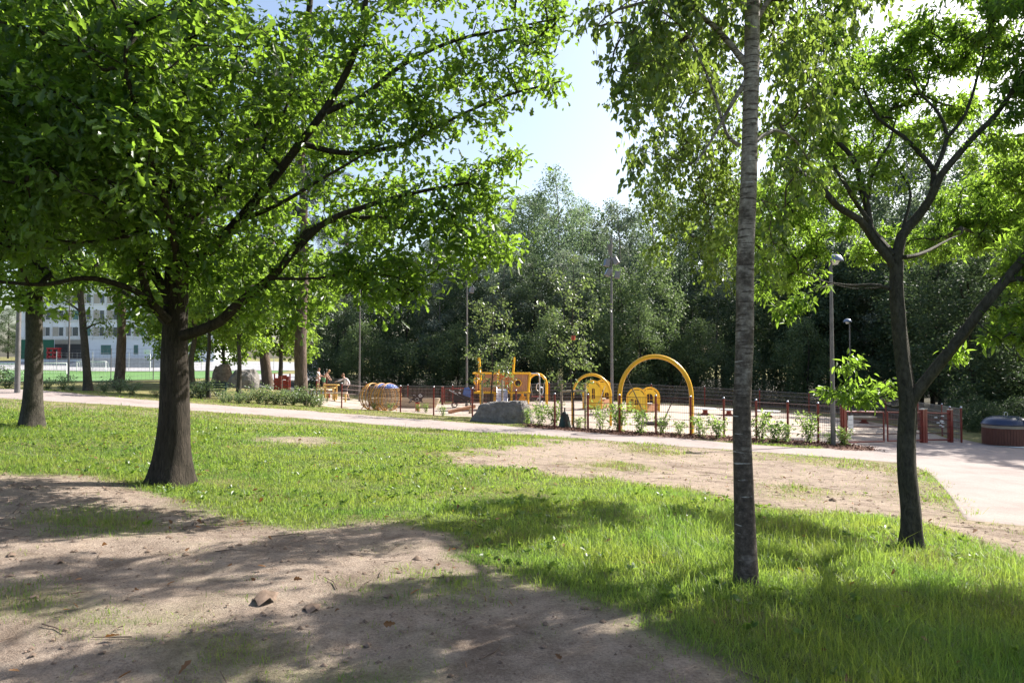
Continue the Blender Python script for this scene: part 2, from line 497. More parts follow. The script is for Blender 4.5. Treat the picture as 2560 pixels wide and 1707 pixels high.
FENCE_UV = [(791,1012),(854,1020),(923,1024),(1001,1030),(1084,1038),(1181,1043),(1290,1051),(1387,1070),(1470,1077),(1549,1083),(1640,1088),(1727,1092),(1810,1097),(1891,1103),(1970,1107),(2046,1111),(2105,1115)]
FENCE = [hit(*p) for p in FENCE_UV]
BACK = [(-13,52),(-8,50),(-3,48.5),(2,47.5),(7,46.5),(12,44.5),(16,42),(17.5,36),(17,30),tuple(hit(2404,1107))]
fl = resample(FENCE, 200); bl = resample(BACK, 200)
M_SAND = gravel("pale_sand", [(.32, .265, .215), (.44, .375, .315), (.54, .475, .41)], 30)
court = strip("sand_court", fl + [0, .1], bl, 60, .008, M_SAND)
wf0 = np.array([(-17, 55), (-8, 53), (2, 50), (10, 48.5), (17, 46), (19.5, 37), (21, 31), (40, 26)], float)
wf1 = np.array([(-50, 120), (-25, 125), (0, 125), (30, 125), (60, 120), (80, 90), (90, 60), (100, 30)], float)
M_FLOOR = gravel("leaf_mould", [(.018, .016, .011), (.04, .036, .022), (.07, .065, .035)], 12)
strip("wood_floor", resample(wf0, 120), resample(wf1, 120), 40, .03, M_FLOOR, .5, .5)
# bark mulch bed between path and fence
mf = resample([hit(1320,1070), hit(1387,1075), hit(1549,1089), hit(1727,1098), hit(1891,1108), hit(2046,1117), hit(2105,1127), hit(2190,1128)], 160)
mb_ = resample([hit(1320,1062), hit(1387,1069), hit(1549,1081), hit(1727,1090), hit(1891,1101), hit(2046,1109), hit(2105,1113), hit(2190,1124)], 160)
M_BARK = gravel("bark_mulch", [(.09, .052, .038), (.2, .125, .095), (.33, .23, .18)], 25)
mulch = strip("mulch_bed", mf, mb_ + [0, .5], 14, .02, M_BARK, .12, 3)

# ------------------------------------------------------------------ grass blades
def rand_ground(n, y0, y1, spread=.75, pad=2.0):
    y = np.sqrt(rng.uniform(y0 * y0, y1 * y1, n))
    hw = y * spread + pad
    return rng.uniform(-1, 1, n) * hw, y

def blades(x, y, ht, wd, lean=1.0, segs=2):
    n = len(x)
    z = hts(x, y) - .008
    a = rng.uniform(0, 2 * np.pi, n); l = rng.normal(0, lean, n)
    la = rng.uniform(0, 2 * np.pi, n)
    wx, wy = np.cos(a) * wd / 2, np.sin(a) * wd / 2
    lx, ly = np.cos(la) * l * ht, np.sin(la) * l * ht
    B = np.stack([x, y, z], -1)
    W = np.stack([wx, wy, 0 * wx], -1)
    Mid = B + np.stack([lx * .35, ly * .35, ht * .6], -1)
    T = B + np.stack([lx, ly, ht * np.sqrt(np.clip(1 - .35 * l * l, .2, 1))], -1)
    V = np.stack([B - W, B + W, Mid + W * .8, Mid - W * .8, T], 1).reshape(-1, 3)
    base = np.arange(n) * 5
    L = np.stack([base, base + 1, base + 2, base + 3, base + 3, base + 2, base + 4], -1).ravel()
    return V, L, np.tile([4, 3], n)

BANDS = [(2.6, 4.6, 6000, .0034), (4.6, 7.2, 4600, .0044), (7.2, 11, 3000, .006), (11, 16, 1700, .009), (16, 24, 700, .014), (24, 33, 260, .02)]
parts = {0: [], 1: []}
for y0, y1, dens, wd in BANDS:
    area = (y1 * y1 - y0 * y0) * .75 + 4 * (y1 - y0)
    n = int(area * dens)
    x, y = rand_ground(n, y0, y1)
    g, hh, dry = gmask(x, y)
    keep = rng.random(n) < g
    if y1 > 9: keep &= inpoly(x, y, PATHPOLY) < np.where(rng.random(n) < .25, .35, .02) * (fbm(x * 1.5, y * 1.5 + 9) * 2.2 - .7)
    if y1 > 18:
        yp = np.interp(x, FENCE_X, FENCE_Y) if 'FENCE_X' in globals() else np.interp(x, [p[0] for p in FENCE], [p[1] for p in FENCE])
        keep &= (y < yp - .25) | (x < FENCE[1][0] - .3)
        keep &= ~((x > FENCE[4][0] + 1.2) & (inpoly(x, y, [tuple(p) for p in mf] + [tuple(p) for p in mb_[::-1]]) > -.1))
        keep &= ~((x > 8.5) & (y > 17))
    x, y, hh, dry = x[keep], y[keep], hh[keep], dry[keep]
    hh = hh * rng.lognormal(0, .42, len(x)) * np.where(y > 24, .7, 1)
    dd = (rng.random(len(x)) < dry * .6).astype(int)
    for k in (0, 1):
        s = dd == k
        parts[k].append(blades(x[s], y[s], hh[s] * (1, .8)[k], wd * rng.uniform(.7, 1.3, s.sum())))
def joinparts(pl):
    off, Vs, Ls, Cs = 0, [], [], []
    for V, L, c in pl:
        Vs.append(V); Ls.append(L + off); Cs.append(c); off += len(V)
    return np.concatenate(Vs), np.concatenate(Ls), np.concatenate(Cs)
M_GRASS = leafmat("grass_blade", (.055, .11, .025), (.14, .20, .05), (.37, .52, .075), .5, .45, .4, .9)
M_GDRY = leafmat("dry_grass_blade", (.19, .17, .07), (.36, .31, .16), (.3, .27, .1), .35, .6, .3)
tag(link("grass", npmesh("grass", *joinparts(parts[0])), M_GRASS), 'green lawn grass growing between the trees and the path', 'grass', kind='stuff')
tag(link("dry_grass", npmesh("dry_grass", *joinparts(parts[1])), M_GDRY), 'straw coloured dry grass thinning out over bare soil and path edge', 'grass', kind='stuff')

# ---- leaf scattering shared by weeds, shrubs and trees
def tmpl(half, fold=.25, curl=.2):
    """two folded halves of a leaf outline (x to the side, y along the midrib)"""
    half = np.array(half, float); k = len(half)
    L = np.stack([-half[:, 0], half[:, 1], fold * half[:, 0] - curl * half[:, 1] ** 2], -1)
    Rr = np.stack([half[:, 0], half[:, 1], fold * half[:, 0] - curl * half[:, 1] ** 2], -1)
    V = np.concatenate([Rr, L[1:-1]])
    f1 = list(range(k))
    f2 = [0] + [k - 1] + list(range(k + len(L) - 3, k - 1, -1))
    return V, [f1, f2[::1]]
OAK = tmpl([(0, 0), (.13, .2), (.09, .33), (.25, .5), (.15, .6), (.27, .78), (.11, .93), (0, 1)])
BIRCH = tmpl([(0, 0), (.32, .28), (.2, .62), (0, 1)])
LANCE = tmpl([(0, 0), (.17, .3), (.13, .65), (0, 1)], .3, .35)
MAPLE = tmpl([(0, 0), (.3, .08), (.22, .3), (.48, .5), (.2, .6), (0, 1)])
OVAL = tmpl([(0, 0), (.26, .3), (.24, .65), (0, 1)], .2, .15)
CARD = (np.array([[0, 0, 0], [.34, .45, .06], [0, 1, -.1], [-.34, .45, .06]]), [[0, 1, 2, 3]])
NEEDLE = (np.array([[-.05, 0, 0], [.05, 0, 0], [.03, 1, 0], [-.03, 1, 0]]), [[0, 1, 2, 3]])

def leaves(pos, dirs, size, T, upb=1.0, droop=.3, rnd=.7):
    n = len(pos)
    a = dirs * .6 + rng.normal(0, rnd, (n, 3)); a[:, 2] -= droop
    a /= np.linalg.norm(a, axis=1, keepdims=True) + 1e-9
    nr = rng.normal(0, .6, (n, 3)); nr[:, 2] += upb
    b = np.cross(a, nr); b /= np.linalg.norm(b, axis=1, keepdims=True) + 1e-9
    nr = np.cross(b, a)
    V, Fs = T
    s = (size * rng.uniform(.5, 1.3, n))[:, None, None]
    W = pos[:, None] + s * (V[None, :, :1] * b[:, None] + V[None, :, 1:2] * a[:, None] + V[None, :, 2:] * nr[:, None])
    k = len(V)
    fl_ = np.concatenate([np.array(f) for f in Fs]); cn = np.array([len(f) for f in Fs])
    return W.reshape(-1, 3), (fl_[None] + (np.arange(n) * k)[:, None]).ravel(), np.tile(cn, n)

# broad-leaved weeds in the turf
wx, wy = rand_ground(3600, 3.2, 17)
g, hh, _ = gmask(wx, wy)
cl = fbm(wx * .8 + 5, wy * .8 + 2)
kp = ((g > .6) & (cl > .5) & (rng.random(len(wx)) < .8)) | ((g > .2) & (g < .6) & (rng.random(len(wx)) < .03))
kp &= inpoly(wx, wy, PATHPOLY) < -.1
wx, wy, hh = wx[kp], wy[kp], hh[kp]
rep = 7
px, py = np.repeat(wx, rep), np.repeat(wy, rep)
an = rng.uniform(0, 2 * np.pi, len(px))
wp = np.stack([px, py, hts(px, py) + .02 + np.repeat(hh, rep) * .35], -1)
wd_ = np.stack([np.cos(an), np.sin(an), rng.uniform(.2, 1.1, len(px))], -1)
M_WEED = leafmat("weed_leaf", (.05, .10, .02), (.11, .19, .045), (.28, .42, .05), .4, .4, .5)
tag(link("broadleaf_weeds", npmesh("weeds", *leaves(wp, wd_ * 2, .06, OVAL, .6, 0, .2)), M_WEED), 'broad leaved weeds and dandelion rosettes in the lawn', 'weeds', kind='stuff')

# clods, pebbles, twigs and dead leaves lying on the bare soil
def clods(n, y0, y1, s0, mat, name, label, cat):
    x, y = rand_ground(n, y0, y1)
    g, _, _ = gmask(x, y)
    k = (g < .5) & (rng.random(n) < .2 + .8 * fbm(x * 2 + 3, y * 2)) & (inpoly(x, y, PATHPOLY) < 0)
    x, y = x[k], y[k]
    n = len(x)
    z = hts(x, y)
    O = np.array([[1, 0, 0], [-1, 0, 0], [0, 1, 0], [0, -1, 0], [0, 0, .8], [.6, .6, .3], [-.6, .5, .35], [.5, -.6, .35], [-.5, -.6, .3]])
    Fc = np.array([[0, 5, 4], [5, 2, 4], [2, 6, 4], [6, 1, 4], [1, 8, 4], [8, 3, 4], [3, 7, 4], [7, 0, 4]])
    s = s0 * rng.lognormal(0, .6, n)
    V = np.stack([x, y, z], -1)[:, None] + O[None] * s[:, None, None] * rng.uniform(.6, 1.3, (n, 9, 3))
    return tag(link(name, npmesh(name, V.reshape(-1, 3), (Fc.ravel()[None] + (np.arange(n) * 9)[:, None]).ravel(), np.full(n * 8, 3)), mat), label, cat, kind='stuff')
M_CLOD = paint("dry_clod", (.2, .145, .11), .95, 0, .5, 20, .1)
clods(26000, 2.8, 10, .006, M_CLOD, "soil_clods", 'small dry clods and grit on the bare foreground soil', 'soil clods')
clods(4200, 9, 20, .012, M_CLOD, "soil_clods", 'lumpy dry clods on the bare soil strip beside the path', 'soil clods')
clods(500, 3, 12, .022, M_CLOD, "soil_clods", 'larger brown soil lumps lying singly on the bare foreground soil', 'soil clods')
# dry twigs on the soil
x, y = rand_ground(420, 2.9, 14)
k = (gmask(x, y)[0] < .6) & (inpoly(x, y, PATHPOLY) < 0)
x, y = x[k], y[k]
tw = MB()
for a, c in zip(x, y):
    ln, th = rng.uniform(.06, .3), rng.uniform(0, 6.28)
    pp = [(a + ln * t * math.cos(th) + rng.normal(0, .012), c + ln * t * math.sin(th) + rng.normal(0, .012)) for t in (0, .5, 1)]
    tw.tube([(p[0], p[1], h(*p) + .008 + .006 * rng.random()) for p in pp], [.0045, .0038, .002], 5)
tag(tw.build("dry_twigs", paint("dry_twig", (.13, .09, .065), .9, 0, .4, 20)), 'thin dry twigs scattered over the bare soil', 'twigs', kind='stuff')
x, y = rand_ground(620, 3, 15)
k = inpoly(x, y, PATHPOLY) < 0
x, y = x[k], y[k]
lp = np.stack([x, y, hts(x, y) + .02 + .03 * rng.random(len(x))], -1)
M_DEAD = leafmat("dead_leaf", (.12, .06, .03), (.36, .2, .1), (.3, .14, .04), .25, .7, .3)
tag(link("fallen_leaves", npmesh("fallen", *leaves(lp, rng.normal(0, 1, (len(x), 3)) * [1, 1, .2], .065, OAK, 1.4, 0, .3)), M_DEAD), 'brown curled fallen leaves scattered on soil and grass', 'leaf litter', kind='stuff')
# bark chips of the mulch bed
t = rng.random(6000); i = rng.integers(0, 160, 6000)
cx_, cy_ = (mf[i] * (1 - t[:, None]) + (mb_[i] + [0, .35]) * t[:, None]).T
cx_ = cx_ + rng.normal(0, .1, 6000); cy_ = cy_ + rng.normal(0, .06, 6000)
cp = np.stack([cx_, cy_, hts(cx_, cy_) + .035 + .02 * rng.random(6000)], -1)
M_CHIP = leafmat("bark_chip", (.05, .02, .012), (.26, .14, .1), (.05, .02, .01), .03, .85, .2)
tag(link("bark_chips", npmesh("chips", *leaves(cp, rng.normal(0, 1, (6000, 3)) * [1, 1, .15], .065, CARD, 1.2, 0, .2)), M_CHIP), 'reddish bark chips spread under the shrubs along the fence', 'bark chips', kind='stuff')
# ------------------------------------------------------------------ trees
def catmull(pts, step):
    pts = [np.array(p, float) for p in pts]
    if len(pts) < 3:
        n = max(2, int(np.linalg.norm(pts[-1] - pts[0]) / step) + 1)
        return np.array([pts[0] + (pts[-1] - pts[0]) * t for t in np.linspace(0, 1, n)])
    e = [2 * pts[0] - pts[1]] + pts + [2 * pts[-1] - pts[-2]]
    out = []
    for i in range(1, len(e) - 2):
        n = max(2, int(np.linalg.norm(e[i + 1] - e[i]) / step))
        for t in np.arange(n) / n:
            out.append(.5 * (2 * e[i] + (e[i + 1] - e[i - 1]) * t + (2 * e[i - 1] - 5 * e[i] + 4 * e[i + 1] - e[i + 2]) * t * t
                             + (3 * e[i] - e[i - 1] - 3 * e[i + 1] + e[i + 2]) * t ** 3))
    out.append(e[-2])
    return np.array(out)

def limb_mesh(mb, limbs, sides=14, rough=.07, step=.12, flare=0.0, jit=0.0):
    """limbs: list of (points, r0, r1); writes tubes into mb and returns the resampled lines with radii"""
    out = []
    for li, (pts_, r0, r1) in enumerate(limbs):
        L = catmull(pts_, step if r0 > .03 else step * 1.5)
        if jit and li: L = L + np.cumsum(rng.normal(0, jit, L.shape) * .3, 0) * np.linspace(0, 1, len(L))[:, None]
        t = np.linspace(0, 1, len(L))
        r = r0 + (r1 - r0) * t ** (.8 if li else 1)
        if hasattr(r0, '__len__'): pass
        zb = L[0][2]
        ns = sides if r0 > .06 else max(6, sides // 2)
        sd = rng.uniform(0, 99)
        def fn(i, an, p, sd=sd, zb=zb, li=li, r0=r0, ns=ns):
            w = 1 + rough * (float(vnoise(np.array([an * 2.2 + sd + (0 if ns < 12 else 0)]), np.array([p.z * 2.5 + sd]))[0]) - .5) * 2
            if li == 0 and flare:
                hgt = max(0, p.z - zb)
                w += flare * math.exp(-hgt / .32) * (1 + .35 * math.sin(an * 4 + sd)) + flare * .25 * math.exp(-hgt / .5)
            return w
        mb.tube(L, r, ns, fn=fn)
        out.append((L, r))
    return out

def grow(lines, tips, r_tip=.004, droop=.06, seg=.22, ex=.5):
    """attach every tip to the nearest branch; returns nodes, parents, radii, per-tip node chains"""
    N = [p for L, r in lines for p in L]
    rad_l = [x for L, r in lines for x in r]
    n0 = len(N)
    par = [-1] * n0
    A = np.zeros((n0 + len(tips) * 14, 3)); A[:n0] = N
    cnt = n0
    T = np.array(tips)
    d0 = np.min(((T[:, None] - A[None, :n0]) ** 2).sum(-1), 1)
    chains = []
    for k in np.argsort(d0):
        t = T[k]
        dv = A[:cnt] - t
        d = np.sqrt((dv ** 2).sum(1)) + np.where(dv[:, 2] > 0, dv[:, 2] * .6, 0)
        d[n0:] += .05
        j = int(np.argmin(d))
        p = A[j]; ln = np.linalg.norm(t - p)
        m = min(12, max(2, int(ln / seg)))
        sidev = rng.normal(0, .09 * ln, 3)
        ch = [j]
        for s in np.arange(1, m + 1) / m:
            pos = p + (t - p) * s + 4 * s * (1 - s) * (sidev + np.array([0, 0, droop * ln])) + (rng.normal(0, .012, 3) if s < 1 else 0)
            A[cnt] = pos; par.append(ch[-1]); ch.append(cnt); cnt += 1
        chains.append(ch)
    A = A[:cnt]; par = np.array(par)
    w = np.zeros(cnt); w[[c[-1] for c in chains]] = 1
    for i in range(cnt - 1, n0 - 1, -1):
        if par[i] >= 0: w[par[i]] += w[i]
    rad = r_tip * np.maximum(w, 1) ** ex
    rad[:n0] = rad_l
    return A, par, rad, chains, n0

def twig_mesh(A, par, rad, n0, sides=4):
    i = np.arange(n0, len(A)); p = par[i]
    a, b = A[p], A[i]
    ra, rb = np.minimum(rad[p], rad[i] * 1.25), rad[i]
    d = b - a; d /= np.linalg.norm(d, axis=1, keepdims=True) + 1e-9
    u = np.cross(d, [.3, .5, .81]); u /= np.linalg.norm(u, axis=1, keepdims=True) + 1e-9
    w = np.cross(d, u)
    V = []
    for c, r in ((a, ra), (b, rb)):
        for k in range(sides):
            an = 2 * np.pi * k / sides
            V.append(c + (u * np.cos(an) + w * np.sin(an)) * r[:, None])
    V = np.stack(V, 1).reshape(-1, 3)
    base = np.arange(len(i)) * 2 * sides
    L = np.stack([np.stack([base + k, base + (k + 1) % sides, base + sides + (k + 1) % sides, base + sides + k], -1) for k in range(sides)], 1)
    return V, L.reshape(-1), np.full(len(i) * sides, 4)

def blob_tips(blobs, dens, shell=.35):
    out = []
    for c, r in blobs:
        n = max(5, int(dens * r ** 2.05))
        d = rng.normal(0, 1, (n, 3)); d /= np.linalg.norm(d, axis=1, keepdims=True)
        rr = r * rng.uniform(shell, 1, n) ** .5
        out.append(np.array(c) + d * rr[:, None] * [1, 1, .85])
    return np.concatenate(out)

def tip_leaves(A, chains, per, spread, T, size, back=2, **kw):
    Ps, Ds = [], []
    for ch in chains:
        n = rng.poisson(per)
        if n == 0: continue
        pts_ = A[ch[-(back + 1):]] if len(ch) > back else A[ch]
        d = pts_[-1] - pts_[0]; d = d / (np.linalg.norm(d) + 1e-9)
        t = rng.random(n) ** .7 * (len(pts_) - 1)
        i = np.minimum(t.astype(int), len(pts_) - 2)
        pos = pts_[i] + (pts_[i + 1] - pts_[i]) * (t - i)[:, None] + rng.normal(0, spread, (n, 3)) * [1, 1, .7]
        Ps.append(pos); Ds.append(d + .8 * rng.normal(0, 1, (n, 3)))
    return leaves(np.concatenate(Ps), np.concatenate(Ds), size, T, **kw)

def make_tree(name, base, limbs, blobs, label, cat, barkm, leafm, dens, per, spread, T, size, group=None, flare=.5, sides=16, rough=.07, r_tip=.004, jit=.012, twig_mat=None, leafkw={}, droop=.06, back=2, hang=0):
    rt = root(name, base, label, cat, group)
    base = np.array(base, float)
    limbs = [([np.array(p) - base for p in pl], r0, r1) for pl, r0, r1 in limbs]
    blobs = [(np.array(c) - base, r) for c, r in blobs]
    mb = MB()
    lines = limb_mesh(mb, limbs, sides, rough, .11, flare, jit)
    mb.build("trunk", barkm, rt, True)
    tips = blob_tips(blobs, dens)
    A, par, rad, chains, n0 = grow([l for l in lines[1:]] + [lines[0]], tips, r_tip, droop)
    if hang:                                   # pendulous end shoots
        A2, par2, ch2 = [A], [par], []
        c = len(A)
        for ch in chains:
            m = 4; ln = hang * rng.uniform(.4, 1.3)
            p = A[ch[-1]]; dr = rng.normal(0, .12, 3)
            nch = [ch[-1]]; new = []
            for s in range(1, m + 1):
                new.append(p + np.array([dr[0] * s / m, dr[1] * s / m, -ln * (s / m) ** 1.2]) + rng.normal(0, .01, 3))
                par2.append(np.array([nch[-1]])); nch.append(c); c += 1
            A2.append(np.array(new)); ch2.append(nch)
        A = np.concatenate(A2); par = np.concatenate(par2); rad = np.concatenate([rad, np.full(len(A) - len(rad), r_tip * .6)])
        chains = ch2; back = 4
    tv, tl, tn = twig_mesh(A, par, rad, n0)
    lv, ll, lc = tip_leaves(A, chains, per, spread, T, size, back, **leafkw)
    me = npmesh("crown", np.concatenate([lv, tv]), np.concatenate([ll, tl + len(lv)]), np.concatenate([lc, tn]))
    me.materials.append(leafm); me.materials.append(twig_mat or barkm)
    me.polygons.foreach_set("material_index", np.concatenate([np.zeros(len(lc)), np.ones(len(tn))]).astype(np.int32))
    link("crown", me, None, rt)
    return rt

M_OAKBARK = barkmat("oak_bark", (.018, .015, .012), (.08, .064, .052), (7, 7, 1.3), 1.0, .03, 4.5)
M_GREYBARK = barkmat("grey_bark", (.03, .026, .022), (.11, .095, .078), (5, 5, 2.5), .9, .02, 5)
M_PINEBARK = barkmat("pine_bark", (.06, .042, .035), (.22, .16, .13), (4, 4, 1.0), 1.0, .05, 3)
M_OAKLEAF = leafmat("oak_leaf", (.022, .05, .013), (.064, .112, .026), (.33, .54, .05), .44, .38, .5)
M_OAKLEAF2 = leafmat("oak_leaf_far", (.035, .07, .014), (.08, .14, .03), (.4, .6, .075), .48, .45, .4)
M_BIRCHLEAF = leafmat("birch_leaf", (.04, .07, .02), (.095, .135, .045), (.34, .48, .07), .45, .35, .55)
M_LANCELEAF = leafmat("ash_leaf", (.04, .075, .018), (.09, .15, .035), (.36, .58, .06), .48, .4, .45)

# --- the big oak
OB = gnd(425, 9.5)
S = lambda *l: [q(*p) for p in l]
oak_limbs = [
 (S((392,1135,9.5),(396,1060,9.5),(400,950,9.5),(401,850,9.5),(402,770,9.5),(404,690,9.5),(408,600,9.5),(416,480,9.55),(424,350,9.6),(430,200,9.6),(438,60,9.7),(446,-120,9.8),(455,-330,9.9)), .186, .05),
 (S((420,770,9.45),(455,760,9.35),(505,738,9.3),(545,700,9.2),(620,640,9.1),(690,562,9.0),(755,505,8.9),(850,470,8.8),(960,440,8.8),(1080,420,8.8)), .074, .016),
 (S((425,610,9.5),(480,575,9.5),(545,510,9.4),(620,420,9.3),(690,330,9.2),(765,225,9.1),(815,120,9.0),(840,0,9.0),(850,-160,9.0)), .078, .025),
 (S((428,500,9.6),(470,462,9.7),(515,405,9.9),(555,335,10.1),(615,250,10.3),(690,130,10.5),(715,0,10.6),(730,-150,10.6)), .088, .03),
 (S((390,740,9.4),(345,690,9.2),(325,610,9.0),(318,500,8.9),(322,380,8.8),(326,250,8.8),(330,80,8.8)), .06, .02),
 (S((393,690,9.4),(355,630,9.4),(310,545,9.3),(255,430,9.2),(195,330,9.0),(130,215,8.9),(60,90,8.9)), .07, .022),
 (S((388,735,9.3),(330,680,9.0),(265,652,8.8),(190,640,8.6),(90,655,8.5),(-40,640,8.4)), .05, .016),
 (S((640,620,9.1),(700,535,9.3),(780,505,9.5),(880,500,9.6),(1000,505,9.7),(1130,540,9.8)), .04, .012),
 (S((415,650,9.3),(400,560,8.6),(370,440,7.8),(320,300,7.0),(280,150,6.6)), .055, .018),
 (S((412,560,9.7),(470,500,10.6),(540,430,11.6),(640,370,12.6)), .06, .02),
 (S((740,262,9.1),(840,215,9.2),(920,150,9.3),(1040,90,9.3),(1180,60,9.4),(1290,35,9.4)), .042, .01),
 (S((690,330,9.2),(800,352,9.2),(930,330,9.2),(1060,265,9.2),(1190,215,9.2),(1290,190,9.2)), .04, .01),
 (S((545,510,9.4),(640,470,9.0),(760,400,8.8),(880,330,8.8)), .035, .012),
 (S((402,760,9.5),(330,700,10.2),(230,640,11.0),(120,590,11.6)), .05, .015),
 (S((620,640,9.1),(730,640,9.0),(830,625,8.9),(920,640,8.9)), .022, .008),
]
oak_blobs = [((u, v), Y, r) for u, v, Y, r in [
 (620,600,9.0,.6),(750,650,9,.55),(850,610,8.8,.55),(990,560,8.9,.62),(1110,545,9,.5),(1160,560,9,.25),(950,640,8.9,.35),(1060,600,8.9,.3),(1000,410,9.2,.7),(1090,450,9.2,.45),(1140,380,9.2,.25),(850,420,9.3,.75),
 (1070,240,9.3,.75),(1215,150,9.3,.6),(1190,20,9.4,.7),(950,110,9.3,1.0),(750,190,9.6,1.1),(690,400,9.8,.8),(560,200,9.6,1.2),(550,440,10.5,.8),
 (400,300,8.2,1.0),(300,450,8.6,.95),(200,300,8.8,1.2),(80,420,9,1.1),(100,150,9,1.4),(300,100,9,1.3),(140,560,9,.7),(-60,540,9,.9),(-100,250,9,1.4),
 (40,620,9,.4),(250,600,8.9,.5),(300,700,9.0,.25),(450,650,8.8,.25),(370,560,8.8,.5),(480,590,9.8,.4),(560,660,9.6,.4),(880,680,8.9,.25),(690,720,9.1,.25),
 (300,-200,9.3,1.8),(700,-200,9.5,1.7),(1000,-180,9.5,1.2),(0,-150,9.2,1.6),(500,-450,9.6,1.7),(500,350,12,1.3),(280,420,12,1.3),(800,250,11.5,1.1),
 (250,180,6.9,.8),(90,230,7,1.1),(260,360,7.1,.8),(40,480,7.3,.7),(380,260,7.4,.7),(150,40,6.8,1.0),(-120,350,7.2,1.0),(480,120,7.2,.8),(60,300,7.4,.8),(120,560,11,.9),(700,560,10.6,.55),(820,500,10.4,.6),(830,575,8.6,.35),(540,590,8.9,.35),(930,470,8.6,.45),(900,280,8.6,.4),(600,700,9.6,.3),(20,150,7.2,.9),(-40,480,7.4,.7),(200,480,7.6,.6)]]
oak_blobs = [(q(c[0], c[1], Y), r) for c, Y, r in oak_blobs]
make_tree("oak_tree", OB, oak_limbs, oak_blobs, 'big spreading oak with a thick dark trunk standing in the sunlit lawn', 'tree',
          M_OAKBARK, M_OAKLEAF, 43, 36, .12, OAK, .112, flare=.75, sides=28, rough=.06, r_tip=.0042, leafkw=dict(upb=.9, droop=.25))

# --- oak further left
LB = gnd(80, 15)
lo_limbs = [(S((73,985,15),(76,900,15),(78,800,15),(80,690,15),(84,560,15),(92,400,15),(100,200,15),(110,0,15)), .178, .065),
 (S((79,690,15),(130,600,14.8),(210,520,14.6),(300,430,14.5)), .07, .02), (S((78,720,15),(20,650,14.8),(-60,600,14.6),(-150,560,14.5)), .07, .02),
 (S((84,560,15),(180,450,15.5),(280,330,16),(350,200,16.2)), .07, .02), (S((84,540,15),(20,430,15),(-60,300,15)), .07, .02), (S((80,640,15),(120,560,16),(200,480,17)), .05, .02)]
lo_blobs = [(q(u, v, Y), r) for u, v, Y, r in [(60,590,15,1.0),(200,520,15.2,1.3),(0,380,15,1.7),(250,330,15.6,1.8),(110,670,14.6,.55),(340,540,15.6,1.1),(100,140,15,2.0),(330,150,16,1.7),(-120,560,14.5,1.0),(20,680,14.7,.4),
 (200,-60,15,2.0),(180,640,15.3,.6),(-150,200,15,1.8),(300,650,16.5,.7),(420,620,16.5,.7)]]
make_tree("oak_tree", LB, lo_limbs, lo_blobs, 'smaller oak with a straight lichen grey trunk near the path at the far left', 'tree',
          M_GREYBARK, M_OAKLEAF2, 20, 27, .15, MAPLE, .17, flare=.4, sides=18, leafkw=dict(upb=.9, droop=.2))

# --- birch
BB = gnd(1866, 5.5)
bi_limbs = [(S((1714,1385,5.5),(1712,1250,5.5),(1708,1100,5.5),(1704,950,5.5),(1710,780,5.5),(1712,600,5.5),(1719,420,5.5),(1723,280,5.5),(1727,120,5.5),(1730,-50,5.5),(1736,-300,5.5),(1745,-700,5.5)), .071, .044),
 (S((1700,335,5.5),(1675,318,5.5),(1662,285,5.55),(1640,215,5.6),(1600,120,5.6),(1560,60,5.6),(1500,20,5.6)), .016, .006),
 (S((1712,190,5.5),(1690,225,5.5),(1668,262,5.5),(1630,330,5.4),(1590,380,5.3)), .022, .006),
 (S((1715,150,5.5),(1640,60,5.6),(1540,0,5.6),(1420,20,5.5),(1370,60,5.4)), .028, .005),
 (S((1730,330,5.5),(1780,300,5.7),(1830,330,5.9),(1870,400,6)), .018, .005), (S((1728,60,5.5),(1790,-20,5.7),(1880,-40,5.9),(2000,-30,6)), .026, .005),
 (S((1728,60,5.5),(1700,0,6.5),(1660,60,7.8),(1630,200,9),(1600,330,9.4)), .03, .006), (S((1727,-60,5.5),(1680,-60,6.8),(1600,0,8.2),(1540,80,8.8)), .03, .006),
 (S((1735,-350,5.5),(1600,-420,5.6),(1450,-380,5.6)), .03, .008), (S((1738,-420,5.5),(1850,-520,5.6),(1950,-500,5.6)), .03, .008), (S((1730,-100,5.5),(1700,-220,6.4),(1680,-300,7)), .03, .008)]
bi_blobs = [(q(u, v, Y), r) for u, v, Y, r in [(1490,60,5.4,.3),(1580,20,5.6,.4),(1430,60,5.3,.2),(1480,170,5.3,.22),(1570,180,6.5,.4),(1640,120,8.8,.6),(1600,330,9.2,.5),(1530,310,8.8,.42),(1650,330,9.6,.5),(1640,460,10,.4),(1560,60,8.8,.6),(1480,150,8.6,.4),(1690,220,9.4,.4),(1770,60,9,.35),
 (1500,-120,5.5,.5),(1700,-170,5.6,.7),(1800,40,5.9,.34),(1830,200,6,.3),(1800,330,6,.28),(1860,-70,5.8,.5),(2005,-25,5.9,.07),(1690,480,6.0,.14),(1370,20,5.4,.08),(1460,330,5.3,.1),(1780,480,6,.16),(1560,440,9.6,.36),(1640,570,9.8,.3),(1500,430,9,.26),(1600,510,9.6,.36),(1660,400,9.8,.35),(1530,540,9.6,.2),(1670,620,9.8,.14),(1830,120,6,.3),(1880,200,6.1,.22),(1850,380,6.1,.18),(1770,560,6.1,.12),(1540,100,5.7,.3),(1420,180,5.3,.12),
 (1600,-450,5.6,.6),(1850,-520,5.6,.6)]]
M_BIRCHBARK, nt, b = new_mat("birch_bark")
tc = nt.nodes.new("ShaderNodeTexCoord"); sp = nt.nodes.new("ShaderNodeSeparateXYZ"); nt.links.new(tc.outputs["Object"], sp.inputs[0])
lent = tex(nt, 3.0, 4, .6, (1.5, 1.5, 17), .3); blot = tex(nt, 3.0, 6, .65, (1.2, 1.2, 2.2)); speck = tex(nt, 26, 5, .7)
white = ramp(nt, speck, [(.25, (.115, .09, .076)), (.5, (.25, .205, .18)), (.78, (.48, .43, .39))])
